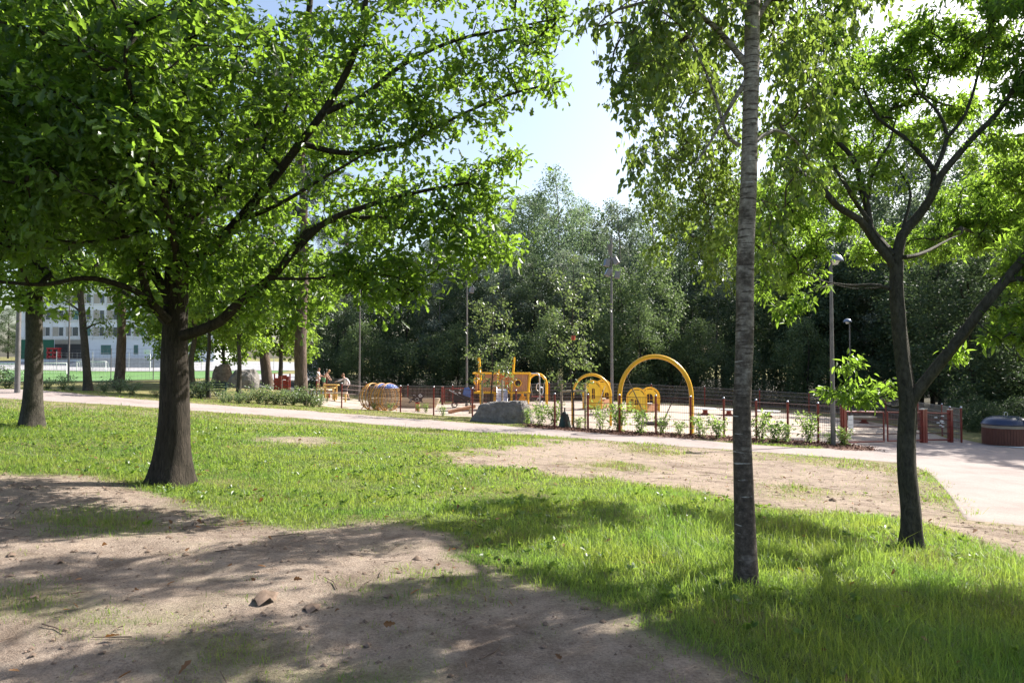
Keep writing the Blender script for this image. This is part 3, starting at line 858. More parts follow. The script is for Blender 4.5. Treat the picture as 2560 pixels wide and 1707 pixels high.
dark = ramp(nt, speck, [(.3, (.025, .019, .015)), (.55, (.085, .062, .05)), (.78, (.21, .165, .14))])
mz = nt.nodes.new("ShaderNodeMapRange"); nt.links.new(sp.outputs[2], mz.inputs[0]); mz.inputs[1].default_value, mz.inputs[2].default_value, mz.inputs[3].default_value, mz.inputs[4].default_value = .4, 3.6, .2, -.1
s1 = nt.nodes.new("ShaderNodeMath"); nt.links.new(blot, s1.inputs[0]); nt.links.new(mz.outputs[0], s1.inputs[1])
mask = ramp(nt, s1.outputs[0], [(.45, (0, 0, 0)), (.62, (.95, .95, .95))])
lm = ramp(nt, lent, [(.55, (0, 0, 0)), (.58, (1, 1, 1))])
mxa = nt.nodes.new("ShaderNodeMath"); mxa.operation = 'MAXIMUM'; nt.links.new(mask, mxa.inputs[0]); nt.links.new(lm, mxa.inputs[1])
mxc = nt.nodes.new("ShaderNodeMix"); mxc.data_type = 'RGBA'; nt.links.new(mxa.outputs[0], mxc.inputs[0]); nt.links.new(white, mxc.inputs[6]); nt.links.new(dark, mxc.inputs[7])
lw = tex(nt, 2.7, 4, .6, (1.3, 1.3, 15))
pale = ramp(nt, lw, [(.655, (0, 0, 0)), (.68, (1, 1, 1))])
mxp = nt.nodes.new("ShaderNodeMix"); mxp.data_type = 'RGBA'; nt.links.new(pale, mxp.inputs[0]); nt.links.new(mxc.outputs[2], mxp.inputs[6]); mxp.inputs[7].default_value = (.42, .38, .36, 1)
nt.links.new(mxp.outputs[2], b.inputs["Base Color"]); b.inputs["Roughness"].default_value = .75; b.inputs["Specular IOR Level"].default_value = .3
bump(nt, b, mxa.outputs[0], -.6, .01)
M_BTWIG = paint("birch_twig", (.07, .045, .035), .7, 0, .3, 9)
make_tree("birch_tree", BB, bi_limbs, bi_blobs, 'slender birch with peeling black and white bark in the near grass', 'tree', M_BIRCHBARK, M_BIRCHLEAF,
          200, 22, .03, BIRCH, .062, flare=.35, sides=24, rough=.06, r_tip=.0018, twig_mat=M_BTWIG, leafkw=dict(upb=.25, droop=1.0, rnd=.5), hang=.34)

# --- knobbly tree at the right
RB = gnd(2280, 7.4)
Z4 = lambda *l: [P(1900 + x / 2.178, y / 2.178, Y) for x, y, Y in l]
rt_limbs = [(S((2093,1275,7.4),(2092,1180,7.4),(2084,1080,7.4),(2082,1000,7.4),(2086,940,7.4),(2080,880,7.4),(2070,800,7.4),(2062,720,7.4),(2058,650,7.4),(2060,600,7.4)), .084, .062),
 (S((2092,925,7.4),(2112,893,7.35),(2145,852,7.3),(2210,770,7.2),(2275,685,7.1),(2350,598,7.0),(2430,490,6.9),(2500,370,6.8)), .06, .04),
 (Z4((742,1430,7.4),(770,1285,7.4),(850,1190,7.4),(930,1080,7.35),(985,960,7.3),(1050,880,7.3),(1150,760,7.3),(1250,660,7.2),(1330,560,7.2),(1440,395,7.1),(1560,250,7.0)), .058, .018),
 (Z4((735,1450,7.4),(690,1390,7.4),(620,1300,7.4),(550,1200,7.35),(430,1130,7.3),(350,1040,7.2),(260,960,8.6),(140,850,10)), .045, .01),
 (Z4((720,1390,7.4),(650,1310,7.45),(600,1240,7.5),(585,1130,7.6),(555,1030,7.6),(515,880,7.65),(430,780,7.7),(350,690,7.7),(250,570,7.7),(200,420,7.7),(170,250,7.7)), .046, .012),
 (Z4((590,1080,7.6),(610,960,7.6),(660,850,7.6),(700,790,7.7),(740,640,7.8)), .022, .008), (Z4((590,1200,7.5),(520,1100,7.5),(430,950,7.3),(330,850,9.2)), .025, .008),
 (Z4((945,1010,7.35),(940,920,7.4),(860,820,7.5),(780,740,7.6),(640,640,7.7),(560,480,7.7)), .032, .01), (Z4((950,930,7.35),(1020,750,7.4),(960,600,7.5),(870,510,7.6),(820,380,7.6)), .026, .008),
 (Z4((1020,750,7.4),(1120,620,7.4),(1180,440,7.5),(1220,320,7.5),(1240,200,7.5)), .02, .008), (Z4((780,1240,7.4),(820,1060,7.5),(770,950,7.6),(700,850,7.8)), .018, .006),
 (S((2058,676,7.4),(2035,660,7.4),(2000,655,7.4),(1950,656,7.9),(1890,645,9.2),(1830,620,10.6)), .02, .006), (S((2056,668,7.4),(2020,662,7.45),(1960,665,7.5),(1910,655,7.5)), .008, .004),
 (S((2080,930,7.4),(2050,935,7.5),(2000,915,7.6),(1940,895,7.65)), .014, .004), (S((2065,590,7.4),(2100,588,7.4),(2150,565,8.4),(2210,530,9.8)), .024, .006),
 (S((2240,735,7.15),(2270,760,7.0),(2300,775,6.9)), .01, .003)]
rt_blobs = [(q(u, v, Y), r) for u, v, Y, r in [(1900,150,7.6,.45),(1850,290,7.4,.4),(1830,430,10,.5),(1980,200,8.2,.5),(2060,140,8.3,.46),(2150,110,8.3,.44),(2235,120,8.2,.4),(2340,50,7.2,.5),(2330,150,7.2,.33),
 (1990,320,8.4,.32),(2080,250,8.4,.36),(2200,230,8.3,.3),(2110,50,7.9,.22),(1800,550,11,.6),(1775,640,11.2,.42),(1850,610,10.5,.35),(1890,490,10.5,.5),(1760,470,11.5,.6),(1700,560,12,.4),(1850,350,10.5,.6),(2230,470,10.6,.52),(2310,440,10.4,.5),(2180,550,10.8,.42),(2100,560,10.8,.34),
 (2250,535,10.4,.36),(2320,500,10.2,.3),(2030,560,11,.3),(1990,580,11.2,.3),(1925,910,7.6,.17),(1990,905,7.6,.18),(1955,842,7.7,.09),(2035,890,7.6,.1),(2200,815,7.4,.08),(2290,765,7.0,.16),(2345,740,7,.2),
 (2450,300,7.2,.8),(2500,560,7,.75),(2620,100,7,1.0),(2480,740,6.8,.5),(2680,430,7,1.0),(2560,-100,7.2,1.0),(2750,650,6.8,.8),(2000,-60,7.8,.4),(2300,-90,7.6,.6),(1900,0,7.6,.35),(1960,400,7.4,.2),(2040,410,7.7,.22),(2120,330,7.6,.22),(1840,690,7.2,.1),(1810,710,7.2,.1)]]
make_tree("ash_leaved_tree", RB, rt_limbs, rt_blobs, 'forked tree with a dark knobbly trunk and narrow bright leaves beside the gravel court', 'tree', M_GREYBARK, M_LANCELEAF,
          260, 29, .055, LANCE, .078, flare=.3, sides=20, rough=.16, r_tip=.0022, leafkw=dict(upb=.7, droop=.55, rnd=.6))

# --- trees beyond the right edge: an unseen one for shade, one reaching into view
def lift(l, H): return [(np.array(p) + [0, 0, 0]) for p in l]
def simple_tree(name, base, Ht, rad, r0, label, cat, barkm, leafm, dens, per, T, size, nb=9, zlo=.35, group=None, lean=(0, 0), cone=.3, **kw):
    b = np.array(base, float)
    top = b + [lean[0], lean[1], Ht]
    tr = [b + (top - b) * t + np.array([*rng.normal(0, .012 * Ht * .5, 2), 0]) * (0 < t) for t in np.linspace(-.01, 1, 7)]
    limbs, blobs = [(tr, r0, r0 * .2)], []
    for k in range(nb):
        t = zlo + (1 - zlo) * (k + rng.random() * .8) / nb
        prof = math.sin(math.pi * min(1, (1 - (t - zlo) / (1 - zlo)) * (1 - cone) + cone * .6)) ** .6 if t < .97 else .2
        a = k * 2.4 + rng.random()
        ln = rad * max(.25, prof) * rng.uniform(.65, 1)
        s = b + (top - b) * t * .86
        e = s + np.array([math.cos(a) * ln, math.sin(a) * ln, ln * rng.uniform(.25, .7)])
        limbs.append(([s, s + (e - s) * .5 + [0, 0, ln * .12], e], r0 * .32, r0 * .08))
        blobs += [(e, ln * .42 + .15 * rad), (s + (e - s) * .55, ln * .36 + .12 * rad)]
    blobs.append((top, rad * .28))
    return make_tree(name, base, limbs, blobs, label, cat, barkm, leafm, dens, per, kw.pop('spread', .15), T, size, group, **kw)
simple_tree("maple_tree", (9.4, 7.6, h(9.4, 7.6)), 9.5, 2.2, .15, 'unseen leafy maple beyond the right edge, there to shade the near grass', 'tree', M_GREYBARK, M_LANCELEAF, 22, 20, MAPLE, .12, 12, .45)
simple_tree("maple_tree", (23.5, 29.5, h(23.5, 29.5)), 13, 4.2, .2, 'tall green maple at the right edge behind the waste container', 'tree', M_GREYBARK, M_OAKLEAF2, 12, 24, MAPLE, .2, 12, .3, spread=.2)

# --- trees behind the path, left half
def at_(u, Y): return tuple(gnd(u, Y))
M_MAPLELEAF = leafmat("maple_leaf", (.045, .085, .018), (.1, .16, .04), (.4, .6, .07), .5, .45, .4)
simple_tree("maple_tree", at_(596, 33), 6.6, 2.1, .11, 'low bushy maple with a dark slanting stem right of the green bench', 'tree', M_GREYBARK, M_MAPLELEAF, 22, 24, MAPLE, .16, 12, .38, spread=.16)
simple_tree("rowan_tree", at_(521, 34), 7.5, 1.9, .11, 'slim straight tree with a sunlit stem right behind the green bench', 'tree', M_GREYBARK, M_MAPLELEAF, 20, 24, MAPLE, .16, 11, .45, spread=.16)
simple_tree("linden_tree", at_(482, 40), 9.0, 2.8, .17, 'leafy linden partly hidden by the right side of the thick oak trunk', 'tree', M_GREYBARK, M_MAPLELEAF, 14, 24, MAPLE, .2, 12, .3, spread=.2)
simple_tree("linden_tree", at_(700, 46), 8.5, 3.2, .15, 'bright green linden whose low crown fills the gap behind the red panel wall', 'tree', M_GREYBARK, M_MAPLELEAF, 14, 24, MAPLE, .22, 13, .25, spread=.2)
simple_tree("linden_tree", at_(560, 52), 8.0, 3.0, .14, 'low crowned linden farther back behind the green bench', 'tree', M_GREYBARK, M_MAPLELEAF, 14, 24, MAPLE, .22, 13, .2, spread=.2)
simple_tree("linden_tree", at_(432, 58), 8.5, 2.6, .14, 'small far linden showing just right of the thick oak trunk', 'tree', M_GREYBARK, M_MAPLELEAF, 14, 24, MAPLE, .22, 13, .2, spread=.2)
simple_tree("aspen_tree", at_(222, 37), 15, 2.4, .2, 'tall leaning aspen with small dark leaves hanging down its stem at left', 'tree', M_GREYBARK, M_BIRCHLEAF, 14, 26, BIRCH, .13, 12, .2, spread=.22, lean=(-1.2, 0))
M_PINENEEDLE = leafmat("pine_needle", (.02, .04, .03), (.05, .085, .06), (.06, .1, .05), .15, .5, .4)
def pine(u, Y, Ht, r0, label, nb=9, rad=2.6, zlo=.5):
    return simple_tree("pine_tree", at_(u, Y), Ht, rad, r0, label, 'tree', M_PINEBARK, M_PINENEEDLE, 7, 260, NEEDLE, .2, nb, zlo, group=None, spread=.2, flare=.35, sides=12, leafkw=dict(upb=.2, droop=-.4, rnd=.9), r_tip=.008)
pine(299, 40, 17, .27, 'straight reddish pine trunk in front of the white school building', 8)
pine(755, 36, 18, .32, 'thick grey pine trunk rising from the shrubs left of the picnic tables')
pine(672, 50, 19, .36, 'stout pine trunk standing between the big boulder and the red panel wall')
pine(862, 72, 20, .34, 'distant pine with a bare purple grey stem at the left end of the wood', 9, 3.0, .42)
# ------------------------------------------------------------------ the wood behind the playground
def wood_variant(Ht, rad, z0, shape, n, size, T, leafm, barkm, tr, seed, droop=.3, trunkn=7, clump=.36):
    r_ = np.random.default_rng(seed)
    def prof(t):
        if shape == 'poplar': return (np.sin(np.pi * np.clip(t, 0, .985) ** .85)) ** .65 * .93 + .07
        if shape == 'cone': return np.clip(1.02 - t, .04, 1) ** .8 * np.clip(t * 6 + .3, 0, 1)
        return np.sqrt(np.clip(1 - (2 * t - .9) ** 2 / 1.25, .05, 1))
    cl = []
    nc = 46
    for k in range(nc):
        t = (k + r_.random()) / nc
        a = k * 2.39996 + r_.normal(0, .3)
        R_ = rad * prof(np.array(t)) * r_.uniform(.45, .95)
        cl.append((np.array([math.cos(a) * R_, math.sin(a) * R_, z0 + (Ht - z0) * t * .97]), rad * clump * r_.uniform(.6, 1.15) * (1 - .4 * t ** 3)))
    wts = np.array([c[1] ** 2 for c in cl]); wts /= wts.sum()
    idx = r_.choice(nc, n, p=wts)
    d = r_.normal(0, 1, (n, 3)); d /= np.linalg.norm(d, axis=1, keepdims=True)
    rr = np.array([c[1] for c in cl])[idx] * (r_.random(n) ** .5 + r_.normal(0, .14, n))
    up_ = np.where(shape == 'poplar', 1.5, .8)
    pos = np.array([c[0] for c in cl])[idx] + d * rr[:, None] * [1, 1, float(up_)]
    crown = npmesh("crown", *leaves(pos, d, size, T, .5, droop, .7)); crown.materials.append(leafm)
    mb = MB()
    L = catmull([(0, 0, -.2), tuple(np.append(r_.normal(0, .15, 2), Ht * .35)), tuple(np.append(r_.normal(0, .25, 2), Ht * .7)), (0, 0, Ht * .96)], .8)
    mb.tube(L, np.linspace(tr, tr * .15, len(L)), 8)
    for k in range(trunkn * 2):
        c = cl[int((k + .5) / (trunkn * 2) * nc)][0]
        s = np.array([0, 0, c[2] - np.hypot(c[0], c[1]) * .7])
        mb.tube([s, (s + c) / 2 + [0, 0, .15], c], [tr * .3, tr * .2, tr * .07], 5)
    me = bpy.data.meshes.new("trunk"); me.from_pydata(mb.v, [], mb.f); me.materials.append(barkm)
    me.polygons.foreach_set("use_smooth", np.ones(len(me.polygons), bool))
    return me, crown
LM_ALDER = leafmat("alder_leaf", (.034, .06, .032), (.105, .145, .08), (.13, .2, .07), .34, .6, .28)
LM_ASPEN = leafmat("aspen_leaf", (.075, .12, .08), (.19, .25, .17), (.25, .36, .16), .38, .55, .3)  # pale green leaf, lightened further in place of haze over the far treetops
LM_GREY = leafmat("grey_birch_leaf", (.095, .12, .1), (.25, .285, .235), (.24, .32, .17), .36, .5, .35)
LM_BUSH = leafmat("willow_leaf", (.06, .095, .045), (.16, .21, .11), (.22, .32, .1), .38, .5, .3)
BK_DARK = barkmat("dark_bark", (.02, .018, .016), (.08, .07, .06), (5, 5, 2), .6, .02, 4)
BK_PALE = barkmat("pale_bark", (.12, .11, .1), (.36, .33, .3), (4, 4, 5), .5, .02, 4)
WV = {
 'tall': [wood_variant(18, 3.0, 4, 'poplar', 15000, .17, CARD, LM_ASPEN, BK_PALE, .17, s) for s in (1, 2)],
 'birch': [wood_variant(15, 2.7, 2.5, 'round', 15000, .16, CARD, LM_GREY, BK_PALE, .15, s, .9) for s in (3, 4)],
 'alder': [wood_variant(12, 2.8, 1.5, 'round', 15000, .165, CARD, LM_ALDER, BK_DARK, .15, s) for s in (5, 6, 7)],
 'bush': [wood_variant(9, 2.2, .4, 'poplar', 13000, .14, CARD, LM_BUSH, BK_DARK, .10, s) for s in (8, 9)],
 'low': [wood_variant(4.2, 2.0, 0, 'round', 9000, .12, CARD, LM_ALDER, BK_DARK, .06, s) for s in (10, 11)],
}
KIND = {'tall': ('aspen_tree', 'tall pale green aspen'), 'birch': ('birch_tree', 'silvery grey green birch'), 'alder': ('alder_tree', 'dark bushy alder'),
        'bush': ('willow_tree', 'feather topped willow'), 'low': ('wood_shrub', 'low dark shrub')}
ROWS = {0: 'at the wood front', 1: 'in the middle wood', 2: 'in the back wood', 3: 'farthest back'}
ANCH = [(690, 'left of the picnic tables'), (840, 'behind the reaching man'), (960, 'behind the wire climbing balls'), (1060, 'behind the fish rider'), (1150, 'behind the two floodlights'), (1240, 'behind the wooden ship'),
        (1330, 'just right of the wooden ship'), (1420, 'behind the red tagged sapling'), (1500, 'behind the first playhouse'), (1590, 'behind the second playhouse'), (1690, 'framed by the large swing arch'),
        (1790, 'left of the birch trunk'), (1900, 'right of the birch trunk'), (2000, 'above the round play tables'), (2110, 'behind the dome lamps'), (2210, 'behind the double gate'), (2320, 'just right of the forked trunk'), (2430, 'behind the small gate'), (2540, 'behind the waste container'), (9999, 'at the right edge')]
used_labels = {}
wr = np.random.default_rng(21)
def wood_tree(kind, u, Y, Ht, row, wide=1.0):
    v = WV[kind][wr.integers(len(WV[kind]))]
    H0 = {'tall': 18, 'birch': 15, 'alder': 12, 'bush': 9, 'low': 4.2}[kind]
    a = next(t for x, t in ANCH if u < x)
    nm, desc = KIND[kind]
    lab = f"{desc} {ROWS[row]} {a}"
    k = used_labels.get(lab, 0); used_labels[lab] = k + 1
    if k: lab = f"{('slightly shorter', 'further', 'third')[min(k, 3) - 1]} {lab}"
    r = root(nm, at_(u, Y), lab, 'shrub' if kind == 'low' else 'tree', 'trees of the wood behind the playground', wr.uniform(0, 6.28))
    s = Ht / H0
    r.scale = (s ** .6 * wide, s ** .6 * wide, s)
    for n_, me in zip(("trunk", "crown"), v):
        o = bpy.data.objects.new(n_, me); COL.objects.link(o); o.parent = r
# skyline trees; heights follow the outline of the wood against the sky
for kd, u, Y, Ht in [('alder',800,74,12),('birch',905,74,12.5),('alder',1000,72,14),('birch',1085,70,14.6),('alder',1165,72,16.5),('birch',1225,68,16.8),('tall',1275,67,18),('tall',1390,66,20.5),('tall',1325,68,18.5),('tall',1460,70,18.2),('birch',1545,68,18),
                     ('tall',1640,68,20.5),('alder',1730,68,18.5),('tall',1820,66,20.5),('birch',1910,66,19.5),('alder',2010,64,18.5),('birch',2115,62,22.5),('tall',2190,61,24),('tall',2265,60,23),('birch',2340,58,23),('tall',2440,56,23.5),('alder',2540,52,19),('birch',2660,50,15)]:
    wood_tree(kd, u, Y, Ht, 2)
for kd, u, Y, Ht in [('alder',845,66,8.5),('alder',930,64,9),('alder',1015,63,10),('birch',1100,62,10.8),('alder',1180,62,11),('birch',1265,60,12.2),('alder',1330,60,11.5),('birch',1410,60,12.2),('alder',1500,61,11.5),('bush',1545,57,10.2),('bush',1628,56,11.8),('alder',1700,60,11.5),
                     ('birch',1790,60,12),('alder',1880,58,11.5),('bush',1965,56,10.8),('alder',2050,55,11),('alder',2140,54,11.5),('birch',2230,52,11.5),('alder',2330,50,11.5),('alder',2430,47,11),('bush',2520,44,10),('alder',2630,42,10)]:
    wood_tree(kd, u, Y, Ht, 1, 1.1)
for kd, u, Y, Ht in [('low',815,60,3.8),('bush',905,58,5.6),('low',985,58,4.5),('low',1070,57,4.8),('bush',1140,57,5.8),('low',1215,56,5),('low',1300,56,5),('bush',1385,55,6.8),('low',1460,55,4.8),('bush',1520,54,6.5),('bush',1600,53,7),('low',1680,54,5),('bush',1745,53,6),('low',1850,52,4),
                     ('bush',2010,50,6),('low',2180,47,3.2),('low',2430,39,2.6),('low',2540,36,2.4),('low',2620,34,3.0)]:
    wood_tree(kd, u, Y, Ht, 0, 1.15)
for u in range(860, 2720, 115):
    wood_tree('alder', u + 30 * math.sin(u), 80, (15 if u < 1150 else 21) + 1.5 * math.sin(u * .7), 3, 1.25)
for kd, u, Y, Ht in [('alder',2350,43,11.5),('alder',2425,38,10.5),('birch',2490,41,13),('alder',2570,34,10.5),('alder',2300,49,12),('alder',2180,52,12),('alder',2070,54,12)]:
    wood_tree(kd, u, Y, Ht, 1, 1.2)
for kd, u, Y, Ht in [('low',2428,33,1.5),('low',2458,31,1.3),('low',2415,36,2.0),('low',2555,31,1.6)]:
    wood_tree(kd, u, Y, Ht, 0, 1.0)
# distant trees left of and behind the school
for i, (u, Y, Ht) in enumerate([(-60,200,14),(20,215,15),(60,185,8)]):
    r = root("far_tree", at_(u, Y), ('broad dark tree far off at the left edge', 'taller dark tree far off next to the school end', 'small green tree in front of the school corner')[i], 'tree')
    r.scale = (Ht / 12 * 1.4, Ht / 12 * 1.4, Ht / 12)
    for n_, me in zip(("trunk", "crown"), WV['alder'][i]):
        o = bpy.data.objects.new(n_, me); COL.objects.link(o); o.parent = r

# ------------------------------------------------------------------ shrubs and saplings
def shrub_mesh(Ht, rad, nst, per, T, size, seed, spread=.05, mat=None):
    global rng
    keep, rng = rng, np.random.default_rng(seed)
    mb = MB(); P_, D_ = [], []
    for k in range(nst):
        a = k * 2.4 + rng.random(); rr = rad * rng.uniform(.3, 1)
        e = np.array([math.cos(a) * rr, math.sin(a) * rr, Ht * rng.uniform(.65, 1)])
        L = catmull([(math.cos(a) * .04, math.sin(a) * .04, -.03), tuple(e * [.35, .35, .5]), tuple(e)], .12)
        mb.tube(L, np.linspace(.009, .003, len(L)), 5)
        n = per
        t = rng.random(n) ** .6 * (len(L) - 1.01); i = t.astype(int)
        P_.append(L[i] + (L[i + 1] - L[i]) * (t - i)[:, None] + rng.normal(0, spread, (n, 3))); D_.append(rng.normal(0, 1, (n, 3)) + e / np.linalg.norm(e))
    me = bpy.data.meshes.new("stems"); me.from_pydata(mb.v, [], mb.f); me.materials.append(BK_DARK)
    cr = npmesh("foliage", *leaves(np.concatenate(P_), np.concatenate(D_), size, T, .7, .2, .6)); cr.materials.append(mat or M_SHRUB)
    rng = keep
    return me, cr
M_SHRUB = leafmat("shrub_leaf", (.06, .12, .035), (.17, .25, .1), (.4, .58, .12), .48, .4, .6)
SV = [shrub_mesh(.95, .5, 8, 38, LANCE, .13, s, .075) for s in (31, 32, 33)]
M_SNOWB = leafmat('snowberry_leaf', (.035, .06, .028), (.19, .24, .14), (.3, .42, .13), .36, .38, .65)
HV = [shrub_mesh(1.1, .85, 15, 46, OVAL, .095, s, .1, M_SNOWB) for s in (41, 42, 43)]
def shrub(V, loc, sxy, sz, label, group):
    r = root("shrub", loc, label, 'shrub', group, wr.uniform(0, 6.28))
    r.scale = (sxy, sxy, sz)
    for n_, me in zip(("stems", "foliage"), V):
        o = bpy.data.objects.new(n_, me); COL.objects.link(o); o.parent = r
FS = [(1318,1062,.8,'beside the right end of the big rock'),(1350,1066,1.0,'between rock and first red post'),(1388,1068,1.1,'left of the dark green tree bag'),(1446,1073,.75,'right of the dark green tree bag'),(1502,1076,1.2,'under the middle arch'),
      (1548,1082,1.1,'at the left foot of the large swing arch'),(1600,1086,1.05,'in front of the second playhouse'),(1655,1087,.95,'under the large swing arch'),(1698,1090,.8,'left of the right foot of the large swing arch'),(1750,1094,.9,'right of the large swing arch'),(1795,1098,.95,'just left of the birch trunk'),
      (1905,1104,1.05,'just right of the birch trunk'),(1937,1108,1.15,'left of the sparse last shrub'),(1965,1108,.7,'leaning out over the bare mulch'),(2022,1110,1.05,'left of the dome lamp'),(2075,1113,.55,'thin and small between the dome lamp and the gate'),(2108,1116,.8,'at the foot of the gate post')]
for u, v, s, w in FS:
    x, y = hit(u, v)
    shrub(SV[wr.integers(3)], (x, y, h(x, y)), s * wr.uniform(.7, 1.05), s * wr.uniform(.6, .9), f"bright green shrub along the fence {w}", 'shrubs along the red fence')
for u, v, s, w in [(935,1026,.35,'below the wire climbing balls'),(975,1028,.4,'right of the low shrub under the wire balls'),(1045,1031,.4,'below the fish rider'),(1065,1033,.45,'left of the post after the fish rider'),(1108,1040,.45,'below the wooden beam')]:
    x, y = hit(u, v)
    shrub(SV[wr.integers(3)], (x, y, h(x, y)), s, s, f"small low shrub along the fence {w}", 'small shrubs along the fence')
UW = [(392,30,.55),(420,31,.7),(300,31,1.0),(330,30,.9),(20,30,1.3),(-10,29,1.2),(120,29,.8),(160,31,.9),(182,30,.6),(262,31,.7),(480,32,1.0),(500,32.5,1.2),(512,34,1.5),(545,35.2,1.5),(575,31.5,1.0),(600,30.5,.95),(622,31.5,1.1),(648,31.5,1.15),(668,32,.95),(690,32,1.2),(712,32.5,1.25),(735,33,1.1),(765,33,1.3),(785,33.3,1.2),(800,34,.9),(560,30,.6)]
UWN = ['left of the oak trunk and low','left of the oak trunk by the asphalt','right of the leaning aspen','at the foot of the straight pine trunk','at the left edge before the lamp pole','at the very left picture edge','between lamp pole and oak trunk','left of the thin black pole','at the thin black pole','between aspen and pine trunks','right of the thick oak trunk','left of the green bench','behind the green bench left','behind the green bench right',
       'at the dark slanting stem','right of the dark slanting stem','below the big boulder','in front of the boulder end','left of the red panel wall','below the red panel wall','right of the red panel wall','left foot of the thick grey pine','right foot of the thick grey pine','left of the picnic tables','at the first red fence post','small and low before the green bench']
for (u, Y, s), w in zip(UW, UWN):
    shrub(HV[wr.integers(3)], at_(u, Y), s * .72, s * wr.uniform(.36, .72), f"leafy snowberry bush beyond the path {w}", 'bushes along the far side of the path')

M_SAPLEAF = leafmat('sapling_leaf', (.05, .075, .03), (.12, .16, .07), (.24, .34, .08), .36, .4, .55)
def stake(rt, x):
    b = MB(); b.tube([(x, 0, -.1), (x, 0, 1.55)], .042, 10); return b.build("stake", M_STAKE, rt, True)
M_STAKE = wood("stake_wood", (.30, .24, .17), (.46, .38, .28))
for (u, v), Ht, lab in [((1230, 1035), 5.4, 'young staked tree in front of the wooden ship'), ((1433, 1071), 5.9, 'young staked tree with a red tag beside the middle arch')]:
    x, y = hit(u, v)
    if u == 1230: y = 30.5; x = (u - CX) / F * y
    z = h(x, y)
    t = simple_tree("staked_tree", (x, y, z), Ht, .95, .04, lab, 'tree', M_GREYBARK, M_SAPLEAF, 42, 8, OVAL, .11, 15, .22, spread=.09, r_tip=.003, flare=.1, sides=8, cone=.6, leafkw=dict(upb=.6, droop=.5))
    for sx in (-.4, .42): stake(t, sx)
    b = MB(); b.tube([(-.4, 0, 1.28), (.42, 0, 1.3)], .035, 8); b.build("crossbar", M_STAKE, t, True)
    if u == 1433:
        b = MB(); b.tube([(0, -.01, 3.05), (.01, -.01, 3.2)], .07, 8); b.build("red_tag", paint("tag_red", (.5, .06, .04)), t, True)
# ------------------------------------------------------------------ playground
M_RED = paint("dark_red_steel", (.2, .026, .018), .4, .0, .25, 4)
M_REDWOOD = wood("red_board", (.2, .03, .02), (.3, .05, .032))
M_WIRE = paint("fence_wire", (.10, .035, .03), .5, .2, .2, 3, .5, 0)
M_GREYWIRE = paint("grey_fence_wire", (.28, .26, .25), .5, .3, .2, 3, .5, 0)
M_YEL = paint("yellow_lacquer", (.86, .46, .02), .3, 0, .16, 3)
M_YELP = paint("yellow_panel", (.86, .56, .04), .4, 0, .14, 3)
M_STEEL = paint("steel_grey", (.13, .13, .14), .45, .5, .25, 5)
M_LAMP = paint("lamp_post_grey", (.16, .15, .15), .5, .2, .3, 5)
M_GALV = paint("galvanised_steel", (.55, .56, .58), .35, .8, .2, 6)
M_WHITE = paint("white_plate", (.75, .75, .75), .4, 0, .1, 6)
M_BLACK = paint("black_plastic", (.02, .02, .022), .5, 0, .3, 6)
M_PLANK = wood("ship_plank", (.33, .15, .075), (.5, .26, .14), (20, 20, 1.5))
M_TAN = wood("pale_timber", (.46, .36, .25), (.62, .52, .38), (2, 14, 14))
M_GREENP = paint("bench_green", (.012, .035, .03), .5, 0, .3, 6)
M_ROPE = paint("rope", (.42, .33, .22), .9, 0, .3, 30)
M_DKROPE = paint("dark_rope", (.06, .05, .05), .8, 0, .3, 30)

def wirepanel(a, b, name, rt, z0=.08, z1=1.12, step=.05, w=.0035, mat=None, hz=6, hw=None):
    a, b = Vector(a), Vector(b)
    d = b - a; L = Vector((d.x, d.y, 0)).length
    ex = Vector((d.x, d.y, 0)).normalized()
    mb = MB(); n = int(L / step)
    for i in range(1, n):
        p = a + d * (i / n)
        mb.tube([p + Vector((0, 0, z0)), p + Vector((0, 0, z1))], w, 4, caps=False)
    for k in range(hz):
        z = z0 + (z1 - z0) * k / (hz - 1)
        mb.tube([a + Vector((0, 0, z)), b + Vector((0, 0, z))], (hw or w * 1.6), 4, caps=False)
    return mb.build(name, mat or M_WIRE, rt)

def fence(name, pts2, label, ht=1.18, wm=None, post_r=.032, step=.055, w=.0034, group=None, skip=()):
    P3 = [Vector((x, y, h(x, y))) for x, y in pts2]
    rt = root(name, P3[0], label, 'fence', group)
    for i, p in enumerate(P3):
        l = p - P3[0]
        mb = MB(); mb.tube([l + Vector((0, 0, -.1)), l + Vector((0, 0, ht))], post_r, 10)
        po = mb.build("post", M_RED, rt, True)
        mb = MB(); mb.lathe([(post_r * 1.1, ht), (post_r * .9, ht + .03), (.01, ht + .04)], l, 10); mb.build("cap", M_GALV, po, True)
        if i and i not in skip:
            wirepanel(P3[i - 1] - P3[0], l, "wire_panel", rt, .07, ht - .05, step, w, wm, hw=w * 2.2)
    return rt
fence("mesh_fence", FENCE, 'long dark red mesh fence with round posts running along the path behind the shrubs')
bk = resample(BACK, 16)
fence("mesh_fence", [tuple(p) for p in bk], 'rear red mesh fence of the playground in front of the dark wood', 1.2, M_GREYWIRE, .03, .07, .004)

